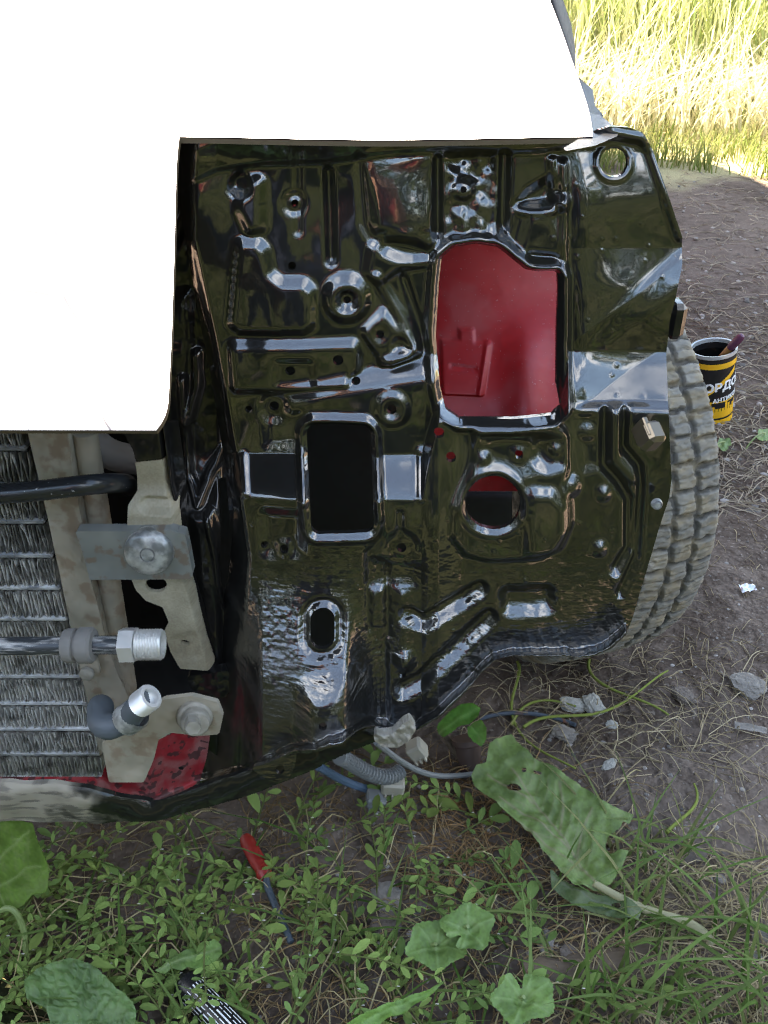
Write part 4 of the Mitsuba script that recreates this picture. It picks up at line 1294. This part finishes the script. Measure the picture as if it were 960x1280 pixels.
big_leaf('torn_leaf', [(688, 1082), (706, 1098), (730, 1112), (752, 1120), (780, 1122), (803, 1136), (798, 1150), (775, 1150), (748, 1142), (715, 1130), (690, 1108)], 0.030, 0, 0, (0.060, 0.090, 0.030), (0.1, 0.11, 0.07), [[(690, 1092), (740, 1125), (800, 1142)]], None, bump=0.005, part='torn_leaf__lower_lobe', holes=[circle(770, 1132, 6, 4)])
labels['torn_leaf__lower_lobe'] = {'label': 'darker lobe folded under the leaf'}
big_leaf('broad_leaf', [(-70, 1040), (-20, 1028), (20, 1023), (40, 1026), (45, 1045), (58, 1075), (62, 1092), (57, 1110), (40, 1116), (30, 1128), (12, 1138), (0, 1143), (-40, 1140), (-70, 1110)], 0.09, 0.0, -0.0009, (0.10, 0.17, 0.03), (0.2, 0.26, 0.10), [[(10, 1140), (-10, 1100), (-20, 1040)], [(0, 1110), (30, 1085), (50, 1080)], [(-10, 1085), (20, 1055), (35, 1035)]], 'bright green broad leaf standing at the left edge under the crossmember', bump=0.008, part='broad_leaf__blade')
add('broad_leaf__stalk', tube(curve([onZ(2, 1138, 0.055), onZ(14, 1136, 0.058), onZ(26, 1152, 0.045), onZ(32, 1180, 0.025), ground_at(36, 1210, 0.0)], 20), 0.0026, 8), 'mat_stem', smooth=40)
big_leaf('wrinkled_leaf', [(31, 1227), (40, 1216), (53, 1207), (70, 1201), (88, 1198), (105, 1202), (120, 1209), (132, 1220), (142, 1231), (155, 1242), (166, 1253), (171, 1266), (169, 1282), (160, 1310), (120, 1335), (70, 1335), (35, 1310), (28, 1290), (45, 1282), (62, 1276), (58, 1262), (45, 1255), (34, 1250)], 0.05, 0.0, 0.0, (0.075, 0.135, 0.042), (0.11, 0.18, 0.07), [[(30, 1285), (90, 1275), (165, 1270)], [(70, 1277), (95, 1240), (110, 1210)], [(100, 1275), (130, 1250), (145, 1238)], [(60, 1278), (60, 1240), (58, 1210)]] + side_veins([(30, 1285), (90, 1275), (168, 1270)], 7, 55), 'wrinkled dark green leaf in the bottom left corner', net=0.005, bump=0.004, part='wrinkled_leaf__blade', dust=0.1)


def mallow(key, cx, cy, r, rot, z, label, seed, squash=0.85):
    a = np.linspace(0, 2 * np.pi, 150, endpoint=False)
    rr = r * (0.88 + 0.085 * np.cos(5 * a + 0.6) + 0.045 * np.abs(np.sin(15 * a + seed)) + 0.03 * np.sin(3 * a + seed))
    da = np.abs((a - np.pi + np.pi) % (2 * np.pi) - np.pi)
    rr = rr * (1 - 0.72 * np.exp(-(np.minimum(a, 2 * np.pi - a) / 0.16) ** 2))
    o = np.stack([cx + rr * np.cos(a + rot), cy + squash * rr * np.sin(a + rot)], 1)
    ve = [[(cx, cy), (cx + 0.85 * r * math.cos(rot + t), cy + squash * 0.85 * r * math.sin(rot + t))] for t in (1.13, 2.39, 3.65, 4.9, 0.45, 5.8)]
    big_leaf(key, o, z, 0, 0, (0.098, 0.165, 0.040), (0.16, 0.24, 0.08), ve, label, bump=0.004, emb=0.5, r=0, part=key + '__blade', seed=seed, step=1.3, dust=0.12)
    g = ground_at(cx - 25, cy + 22, 0.0)
    add(key + '__stalk', tube(curve([onZ(cx, cy, z - 0.001), (onZ(cx, cy, z) + g) / 2 + [0, 0, 0.01], g], 14), 0.0016, 7), 'mat_stem', smooth=40)


mallow('lobed_leaf', 545, 1180, 40, -0.9, 0.045, 'round lobed leaf left of the stalk of the torn leaf, lower of the overlapping two', 3)
mallow('lobed_leaf_001', 585, 1158, 36, 2.3, 0.055, 'round lobed leaf upper of the overlapping two', 5)
mallow('lobed_leaf_002', 655, 1246, 43, -1.75, 0.05, 'single round lobed leaf at the bottom right of the grass blade', 8)
big_leaf('toothed_leaf', [(192, 1212), (210, 1202), (226, 1193), (240, 1186), (256, 1178), (268, 1171), (276, 1178), (278, 1192), (266, 1204), (256, 1205), (250, 1212), (236, 1209), (228, 1214), (214, 1211), (205, 1216)], 0.03, 0, 0, (0.085, 0.15, 0.035), (0.2, 0.26, 0.12), [[(192, 1213), (235, 1198), (275, 1182)]], 'toothed pale green leaf above the black tube', part='toothed_leaf__blade', dust=0.1)
big_leaf('shiny_leaf', [(546, 908), (552, 898), (562, 888), (576, 880), (592, 878), (601, 882), (598, 893), (586, 902), (572, 908), (564, 918), (554, 924), (548, 918)], 0.06, 0, 0.0003, (0.06, 0.15, 0.02), (0.12, 0.22, 0.06), [[(548, 918), (575, 895), (600, 882)]], 'left shiny green leaf just under the right panel edge', part='shiny_leaf__blade', dust=0.0)
big_leaf('shiny_leaf_001', [(584, 906), (592, 899), (602, 898), (608, 910), (608, 925), (602, 932), (592, 926), (585, 917)], 0.055, 0, 0.0004, (0.075, 0.17, 0.03), (0.13, 0.24, 0.07), [[(588, 905), (598, 918), (604, 931)]], 'right shiny green leaf above the brown plug', part='shiny_leaf_001__blade', dust=0.0)
mallow('small_leaf', 906, 552, 10, 0.5, 0.02, 'tiny round leaf on the path below the paint can', 11)
mallow('small_leaf_001', 956, 541, 10, 1.5, 0.02, 'tiny round leaf at the right edge level with the can foot', 12)
big_leaf('grass_blade', [(380, 1330), (425, 1284), (462, 1262), (500, 1246), (535, 1232), (560, 1226), (540, 1240), (505, 1262), (470, 1282), (420, 1330)], 0.06, 0.0, 0.0, (0.11, 0.20, 0.04), (0.16, 0.26, 0.08), [[(400, 1325), (470, 1268), (555, 1228)]], 'broad bright grass blade curving in from the bottom edge', part='grass_blade__blade', dust=0.0)

# ------------------------------------------------------------------ ground cover
def blades(n, pos, hgt, wid, lean, c0, c1, seed, segs=3, droop=0.5):
    """n grass blades as one mesh with a colour per blade"""
    g = np.random.default_rng(seed)
    az = g.uniform(0, 2 * np.pi, n)
    ln = lean * g.uniform(0.2, 1.3, n)
    h = hgt * g.uniform(0.5, 1.2, n)
    t = np.linspace(0, 1, segs + 1)
    dirv = np.stack([np.cos(az), np.sin(az), 0 * az], 1)
    side = np.stack([-np.sin(az), np.cos(az), 0 * az], 1)
    tw = g.uniform(-0.6, 0.6, n)
    side = side * np.cos(tw)[:, None] + dirv * np.sin(tw)[:, None]
    V = []
    for k in t:
        c = pos + dirv * (h * ln * k ** 1.7)[:, None] + np.array([0, 0, 1.0]) * (h * (k - droop * ln * k ** 2.2 * 0.55))[:, None]
        w = wid * (1 - k ** 2) * 0.5 + 1e-5
        V.append(c - side * np.reshape(w, (-1, 1)))
        V.append(c + side * np.reshape(w, (-1, 1)))
    V = np.stack(V, 1)
    nv = V.shape[1]
    f = []
    for s in range(segs):
        a = 2 * s
        f += [[a, a + 1, a + 3], [a, a + 3, a + 2]]
    f = (np.array(f)[None] + (np.arange(n) * nv)[:, None, None]).reshape(-1, 3)
    m = g.uniform(0, 1, (n, 1))
    c = np.array(c0) * (1 - m) + np.array(c1) * m
    c = c * g.uniform(0.75, 1.25, (n, 1))
    return V.reshape(-1, 3), f, np.repeat(c, nv, 0)


def join(parts):
    V, Fc, Cc, o = [], [], [], 0
    for v, f, c in parts:
        V.append(v); Fc.append(f + o); Cc.append(c); o += len(v)
    return (np.vstack(V), np.vstack(Fc)), np.clip(np.vstack(Cc), 0, 1)


def on_soil(xy, dz=0.0):
    return np.column_stack([xy, gz(xy[:, 0], xy[:, 1]) + dz])


def pix_points(n, box, seed, keep=None):
    """n soil points spread over a pixel box of the photograph"""
    g = np.random.default_rng(seed)
    p = np.stack([g.uniform(box[0], box[2], n), g.uniform(box[1], box[3], n)], 1)
    if keep is not None:
        p = p[keep(p, g)]
    q = onZ(p[:, 0], p[:, 1])
    return q[:, :2]


parts = []
xy = pix_points(170, (690, 1060, 1000, 1330), 1, lambda p, g: g.random(len(p)) < sm(1060, 1260, p[:, 1]) * 0.8 + 0.12)
parts.append(blades(len(xy), on_soil(xy), 0.075, 0.0042, 1.2, (0.085, 0.15, 0.035), (0.16, 0.20, 0.07), 2))
xy = pix_points(110, (-60, 1060, 720, 1340), 3)
parts.append(blades(len(xy), on_soil(xy), 0.07, 0.0034, 1.3, (0.07, 0.13, 0.03), (0.15, 0.20, 0.07), 4))
xy = pix_points(26, (640, 1120, 1000, 1330), 33)
parts.append(blades(len(xy), on_soil(xy), 0.11, 0.0045, 1.4, (0.12, 0.19, 0.05), (0.16, 0.22, 0.08), 5, 5))
xy = pix_points(40, (760, 1040, 860, 1180), 35)
parts.append(blades(len(xy), on_soil(xy), 0.08, 0.004, 1.4, (0.10, 0.17, 0.045), (0.24, 0.24, 0.11), 6, 4))
g_ = np.random.default_rng(11)
# verge in the sun: short turf at the path edge, then tall grass and reeds
xy = np.stack([g_.uniform(-0.5, 4.5, 9000), 3.70 + g_.exponential(0.60, 9000)], 1)
keep = meshkit.fbm(np.column_stack([xy * 3.0, xy[:, 0] * 0]), 3, 5) + (xy[:, 1] - 3.85) * 0.6 > 0.47
xy = xy[keep]
parts.append(blades(len(xy), on_soil(xy), 0.14, 0.006, 0.9, (0.11, 0.17, 0.035), (0.27, 0.26, 0.11), 7))
m_, c_ = join(parts)
add('grass', m_, 'mat_blade', color=c_, smooth=True)
tag('grass', 'green grass blades growing on the soil and along the verge', 'grass', kind='stuff')

parts = []
xy = np.stack([g_.uniform(-1.5, 7.0, 15000), 5.0 + g_.gamma(2.0, 0.9, 15000)], 1)
parts.append(blades(len(xy), on_soil(xy), 1.25, 0.013, 0.55, (0.34, 0.42, 0.13), (0.74, 0.72, 0.46), 8, 5))
xy = np.stack([g_.uniform(-0.5, 6.0, 5000), 4.55 + g_.gamma(1.5, 0.45, 5000)], 1)
parts.append(blades(len(xy), on_soil(xy), 0.55, 0.011, 1.1, (0.60, 0.58, 0.40), (0.78, 0.75, 0.58), 9, 4))
m_, c_ = join(parts)
add('tall_grass', m_, 'mat_blade', color=c_, smooth=True)
tag('tall_grass', 'tall sunlit grass and reeds behind the path', 'grass', kind='stuff')


# sprawling knotweed
def lens(n=1):
    # a small folded leaf along +x, length 1, width 0.42
    return np.array([[0, 0, 0], [0.3, 0.14, 0.05], [0.62, 0.20, 0.05], [0.88, 0.13, 0.01], [1, 0, -0.05], [0.88, -0.13, 0.01], [0.62, -0.20, 0.05], [0.3, -0.14, 0.05], [0.33, 0, 0], [0.66, 0, -0.01]]), np.array([[0, 8, 1], [1, 8, 9], [1, 9, 2], [2, 9, 3], [3, 9, 4], [4, 9, 5], [5, 9, 6], [6, 9, 8], [6, 8, 7], [7, 8, 0]])


LV, LF = lens()


def weed(p0, az, length, g, leaf=0.017, up=0.5):
    parts = []
    n = 9
    t = np.linspace(0, 1, n)
    bend = g.normal(0, 0.5)
    ang = az + bend * t
    hor = np.cumsum(np.stack([np.cos(ang), np.sin(ang)], 1), 0) * length / n
    zz = length * up * (t - 0.55 * t ** 2) + 0.004
    P = np.column_stack([p0[0] + hor[:, 0], p0[1] + hor[:, 1], p0[2] + zz])
    gzv = gz(P[:, 0], P[:, 1])
    P[:, 2] = np.maximum(P[:, 2], gzv + 0.004)
    tb = tube(P, np.linspace(0.0011, 0.0006, n), 4, False)
    sc = np.array([0.16, 0.19, 0.07]) * g.uniform(0.7, 1.2)
    parts.append((np.array(tb.vertices), np.array(tb.faces), np.tile(sc, (len(tb.vertices), 1))))
    base = np.array([0.150, 0.235, 0.075]) * g.uniform(0.75, 1.4) + np.array([0.05, 0.035, 0.0]) * g.random()
    for k in range(1, n):
        for s in (1, -1) if k < n - 1 else (1, -1, 0.2):
            if g.random() < 0.12:
                continue
            a = ang[min(k, n - 1)] + s * g.uniform(0.5, 1.2)
            el = g.uniform(-0.2, 0.75)
            L = leaf * g.uniform(0.5, 1.1) * (1.7 if g.random() < 0.15 else 1)
            x = np.array([math.cos(a) * math.cos(el), math.sin(a) * math.cos(el), math.sin(el)])
            y = np.array([-math.sin(a), math.cos(a), g.normal(0, 0.35)])
            y -= x * (x @ y); y /= np.linalg.norm(y)
            z = np.cross(x, y)
            v = LV * L * [1, 1.05, 1]
            v = v[:, :1] * x + v[:, 1:2] * y + v[:, 2:] * z + P[k]
            c = base * g.uniform(0.75, 1.3)
            parts.append((v, LF, np.tile(c, (10, 1))))
        if g.random() < 0.12:
            # tiny pale flowers in the leaf axils
            v = LV * 0.0035 + P[k] + [0, 0, 0.002]
            parts.append((v, LF, np.tile([0.55, 0.55, 0.48], (10, 1))))
    return parts


parts = []
g_ = np.random.default_rng(21)


def dens(x, y):
    d = sm(1000, 1090, y) * sm(640, 420, x) * 0.9 + 0.35 * sm(1180, 1260, y) * sm(760, 600, x)
    d += 0.6 * sm(70, 20, abs(x - 330)) * sm(1000, 1030, y)
    bare = 0.75 * np.exp(-((x - 430) / 75.0) ** 2 - ((y - 1085) / 60.0) ** 2) + 0.7 * np.exp(-((x - 150) / 80.0) ** 2 - ((y - 1065) / 35.0) ** 2)
    return np.clip(d - bare, 0.0, 1)


cnt = 0
while cnt < 165:
    x, y = g_.uniform(-80, 760), g_.uniform(985, 1350)
    if g_.random() > dens(x, y):
        continue
    p = ground_at(x, y)
    parts += weed(p, g_.uniform(0, 2 * np.pi), g_.uniform(0.05, 0.14), g_, 0.0125, g_.uniform(0.25, 0.8))
    cnt += 1
for x, y, az in ((640, 1045, 2.6), (600, 1010, 2.8), (560, 1050, 0.4), (650, 1115, 3.0), (465, 975, 1.4), (428, 985, 1.6), (300, 1010, 1.8), (310, 1060, 1.3), (470, 1140, 1.5), (700, 1210, 2.0)):
    parts += weed(ground_at(x, y), az, 0.10, g_, 0.016, 0.5)
m_, c_ = join(parts)
add('knotweed', m_, 'mat_blade', color=c_, smooth=True)
tag('knotweed', 'sprawling small leaved weeds covering the soil below the car', 'weeds', kind='stuff')

# dry straw and rootlets on the soil
parts = []


def straws(xy, lmin, lmax, rad, c0, c1, g, lift=0.002, curl=1.2):
    out = []
    for p in xy:
        L = g.uniform(lmin, lmax)
        n = 6
        a = g.uniform(0, 2 * np.pi) + np.cumsum(g.normal(0, curl / n, n))
        d_ = np.cumsum(np.stack([np.cos(a), np.sin(a)], 1), 0) * L / n
        P = np.column_stack([p[0] + d_[:, 0], p[1] + d_[:, 1], np.zeros(n)])
        P[:, 2] = gz(P[:, 0], P[:, 1]) + rad + lift * np.sin(np.linspace(0, np.pi, n)) * g.uniform(0, 4)
        tb = tube(P, np.linspace(rad, rad * 0.6, n) * g.uniform(0.6, 1.3), 3, False)
        m = g.random()
        c = (np.array(c0) * (1 - m) + np.array(c1) * m) * g.uniform(0.7, 1.2)
        out.append((np.array(tb.vertices), np.array(tb.faces), np.tile(c, (len(tb.vertices), 1))))
    return out


g_ = np.random.default_rng(31)
parts += straws(pix_points(900, (640, 640, 1000, 1330), 41), 0.008, 0.05, 0.0005, (0.22, 0.17, 0.11), (0.40, 0.33, 0.21), g_)
parts += straws(pix_points(700, (300, 960, 760, 1330), 42), 0.012, 0.07, 0.0006, (0.16, 0.11, 0.055), (0.30, 0.21, 0.11), g_, 0.004)
parts += straws(pix_points(230, (540, 960, 660, 1110), 47), 0.03, 0.09, 0.0006, (0.22, 0.13, 0.06), (0.34, 0.22, 0.11), g_, 0.004)
parts += straws(pix_points(260, (-40, 1020, 760, 1330), 49), 0.04, 0.11, 0.0008, (0.26, 0.22, 0.11), (0.38, 0.33, 0.19), g_, 0.008)
parts += straws(pix_points(700, (740, 1060, 980, 1330), 43), 0.02, 0.08, 0.0007, (0.26, 0.21, 0.12), (0.42, 0.35, 0.22), g_, 0.004)
parts += straws(pix_points(1500, (820, 215, 1010, 640), 44), 0.015, 0.11, 0.0012, (0.20, 0.16, 0.12), (0.42, 0.36, 0.27), g_)
parts += straws(pix_points(260, (560, 800, 960, 960), 45), 0.02, 0.10, 0.0007, (0.24, 0.19, 0.12), (0.40, 0.34, 0.22), g_, 0.005)
parts += straws(pix_points(500, (-40, 1000, 420, 1300), 46), 0.012, 0.06, 0.0006, (0.14, 0.10, 0.06), (0.28, 0.21, 0.12), g_)
m_, c_ = join(parts)
add('straw', m_, 'mat_straw', color=c_)
tag('straw', 'dry straw, stalks and rootlets scattered over the soil', 'straw', kind='stuff')
# green runners under the right side of the panel
parts = []
for pts in ([(648, 818), (643, 860), (641, 890), (655, 915), (690, 945), (720, 962)], [(738, 815), (748, 845), (775, 865), (800, 878), (835, 897)], [(655, 905), (690, 893), (740, 893), (790, 872), (835, 838)], [(640, 900), (670, 872), (720, 880)], [(832, 1047), (850, 1030), (868, 1010), (866, 985)]):
    P = curve([ground_at(x, y, 0.008) for x, y in pts], 30)
    tb = tube(P, np.linspace(0.0022, 0.0012, 30), 6)
    parts.append((np.array(tb.vertices), np.array(tb.faces), np.tile([0.20, 0.24, 0.06], (len(tb.vertices), 1))))
m_, c_ = join(parts)
add('runner_stems', m_, 'mat_straw', color=c_, smooth=True)
tag('runner_stems', 'yellow green creeping stems on the soil under the right panel corner', 'stems', kind='stuff')
# grit
parts = []
g_ = np.random.default_rng(51)
ico = trimesh.creation.icosphere(subdivisions=0)
for box, n, r0, r1 in (((660, 640, 1000, 1330), 260, 0.0012, 0.004), ((820, 215, 1010, 640), 380, 0.003, 0.010), ((300, 960, 760, 1330), 160, 0.001, 0.004)):
    for p in on_soil(pix_points(n, box, n)):
        v = np.array(ico.vertices) * g_.uniform(0.6, 1.2, (len(ico.vertices), 1)) * g_.uniform(r0, r1) * np.array([1, 1, 0.6])
        c = np.array([0.20, 0.185, 0.17]) * g_.uniform(0.5, 1.9)
        parts.append((v + p, np.array(ico.faces), np.tile(c, (len(v), 1))))
m_, c_ = join(parts)
add('grit', m_, 'mat_straw', color=c_)
tag('grit', 'small crumbs of soil and gravel on the path', 'gravel', kind='stuff')


# ------------------------------------------------------------------ bushes: behind the verge, and round the yard in front of the car (seen in the paint)
def foliage(cx, cy, rx, ry, h, n, size, c0, c1, seed):
    g = np.random.default_rng(seed)
    u = g.normal(size=(n, 3)); u /= np.linalg.norm(u, axis=1, keepdims=True)
    r = g.uniform(0.35, 1, n) ** 0.5
    P = np.column_stack([cx + u[:, 0] * r * rx, cy + u[:, 1] * r * ry, h * 0.5 + u[:, 2] * r * h * 0.5])
    keep = meshkit.fbm(P * 1.6, 3, seed) > 0.42
    P = P[keep]; n = len(P)
    a = g.normal(size=(n, 3)); a /= np.linalg.norm(a, axis=1, keepdims=True)
    b = np.cross(a, g.normal(size=(n, 3))); b /= np.linalg.norm(b, axis=1, keepdims=True)
    s = size * g.uniform(0.5, 1.4, (n, 1))
    V = np.stack([P - a * s, P + b * s * 0.45, P + a * s, P - b * s * 0.45], 1)
    f = (np.array([[0, 1, 2], [0, 2, 3]])[None] + (np.arange(n) * 4)[:, None, None]).reshape(-1, 3)
    m = g.random((n, 1))
    c = (np.array(c0) * (1 - m) + np.array(c1) * m) * g.uniform(0.7, 1.3, (n, 1))
    return V.reshape(-1, 3), f, np.repeat(c, 4, 0)


g_ = np.random.default_rng(61)
parts = []
for k in range(9):
    parts.append(foliage(-1.0 + k * 1.0 + g_.normal(0, 0.2), 6.8 + g_.normal(0, 0.4), 0.9, 0.7, g_.uniform(1.3, 2.2), 2200, 0.055, (0.10, 0.15, 0.03), (0.20, 0.24, 0.06), 100 + k))
m_, c_ = join(parts)
add('hedge', m_, 'mat_blade', color=c_, smooth=True)
tag('hedge', 'sunlit green undergrowth behind the tall grass', 'undergrowth', kind='stuff')
parts = []
for k in range(26):
    a = math.radians(165 + k * 8.2)
    R = 7.5 + g_.normal(0, 0.7)
    parts.append(foliage(R * math.cos(a), R * math.sin(a) - 0.5, 1.5, 1.2, g_.uniform(2.0, 4.4), 1500, 0.13, (0.022, 0.042, 0.008), (0.060, 0.080, 0.020), 200 + k))
m_, c_ = join(parts)
add('grove', m_, 'mat_blade', color=c_, smooth=True)
tag('grove', 'green bushes round the yard opposite the car', 'bushes', kind='stuff')
xy = np.stack([g_.uniform(-7, 7, 16000), 0.12 - 7.5 * g_.random(16000) ** 1.6], 1)
m_, c_ = join([blades(len(xy), on_soil(xy), 0.22, 0.014, 0.8, (0.011, 0.024, 0.004), (0.030, 0.038, 0.010), 77)])
add('yard_grass', m_, 'mat_blade', color=c_, smooth=True)
tag('yard_grass', 'rough grass of the yard in front of the car', 'grass', kind='stuff')

# ------------------------------------------------------------------ the photographer, squatting in front of the car (seen only as a reflection in the paint)
import manifold3d as m3


def figure():
    J = {}

    def ball(p, r):
        return m3.Manifold.sphere(r, 20).translate(list(map(float, p)))
    bones = []

    def bone(a, ra, b, rb, what):
        bones.append((np.array(a, float), ra, np.array(b, float), rb, what))
    ox, oy = -0.33, -0.12
    P = lambda x, y, z: (ox + x, oy + y, z)
    hip, chest, neck = P(0, -0.52, 0.30), P(0, -0.36, 0.62), P(0, -0.33, 0.80)
    bone(P(-0.08, -0.52, 0.30), 0.125, P(0.08, -0.52, 0.30), 0.125, 0)
    bone(hip, 0.14, chest, 0.15, 1)
    bone(P(-0.11, -0.37, 0.66), 0.10, P(0.11, -0.37, 0.66), 0.10, 1)
    bone(P(-0.17, -0.38, 0.72), 0.065, P(0.17, -0.38, 0.72), 0.065, 1)
    bone(P(0, -0.37, 0.74), 0.058, P(0, -0.32, 0.86), 0.055, 2)
    bone(P(0, -0.32, 0.93), 0.085, P(0, -0.27, 0.88), 0.065, 2)
    bone(P(0, -0.345, 0.955), 0.090, P(0, -0.33, 0.94), 0.092, 3)
    bone(P(0, -0.215, 0.915), 0.012, P(0, -0.205, 0.895), 0.014, 2)
    for s in (-1, 1):
        bone(P(0.09 * s, -0.50, 0.29), 0.095, P(0.17 * s, -0.14, 0.50), 0.062, 0)
        bone(P(0.17 * s, -0.14, 0.50), 0.060, P(0.14 * s, -0.36, 0.09), 0.042, 0)
        bone(P(0.14 * s, -0.40, 0.045), 0.042, P(0.16 * s, -0.19, 0.03), 0.032, 4)
        hx = 0.20 + 0.06 * s
        bone(P(0.18 * s, -0.38, 0.72), 0.055, P(0.24 * s + 0.04, -0.20, 0.56), 0.042, 1)
        bone(P(0.24 * s + 0.04, -0.20, 0.56), 0.040, P(hx + 0.02 * s, -0.05, 0.69), 0.028, 2)
        bone(P(hx + 0.02 * s, -0.05, 0.69), 0.026, P(hx, 0.0, 0.73), 0.024, 2)
        for k in range(4):
            z = 0.715 + 0.018 * k
            bone(P(hx, 0.0, z), 0.0095, P(hx - 0.01 * s, 0.035, z + 0.004), 0.009, 2)
            bone(P(hx - 0.01 * s, 0.035, z + 0.004), 0.009, P(hx - 0.035 * s, 0.045, z + 0.004), 0.008, 2)
        bone(P(hx, -0.01, 0.72), 0.011, P(hx - 0.03 * s, -0.015, 0.75), 0.009, 2)
    M = m3.Manifold()
    for a, ra, b, rb, w in bones:
        M = M + m3.Manifold.batch_hull([ball(a, ra), ball(b, rb)])
    mm = M.refine_to_length(0.016).to_mesh()
    t = trimesh.Trimesh(np.array(mm.vert_properties)[:, :3], np.array(mm.tri_verts), process=True)
    trimesh.smoothing.filter_taubin(t, 0.5, 0.53, 8)
    v = np.array(t.vertices)
    best, lab = np.full(len(v), 9.0), np.zeros(len(v), int)
    for a, ra, b, rb, w in bones:
        k = np.clip((v - a) @ (b - a) / max((b - a) @ (b - a), 1e-9), 0, 1)
        d = np.linalg.norm(v - a - k[:, None] * (b - a), axis=1) - (ra + (rb - ra) * k)
        lab = np.where(d < best, w, lab)
        best = np.minimum(best, d)
    cols = np.array([[0.020, 0.026, 0.045], [0.050, 0.010, 0.012], [0.22, 0.13, 0.095], [0.03, 0.02, 0.015], [0.03, 0.03, 0.03]])
    return t, cols[lab]


fm_, fc_ = figure()
add('person', fm_, 'mat_straw', smooth=True, color=fc_)
tag('person', 'person in dark red top and dark trousers squatting, mirrored in the black paint', 'person')
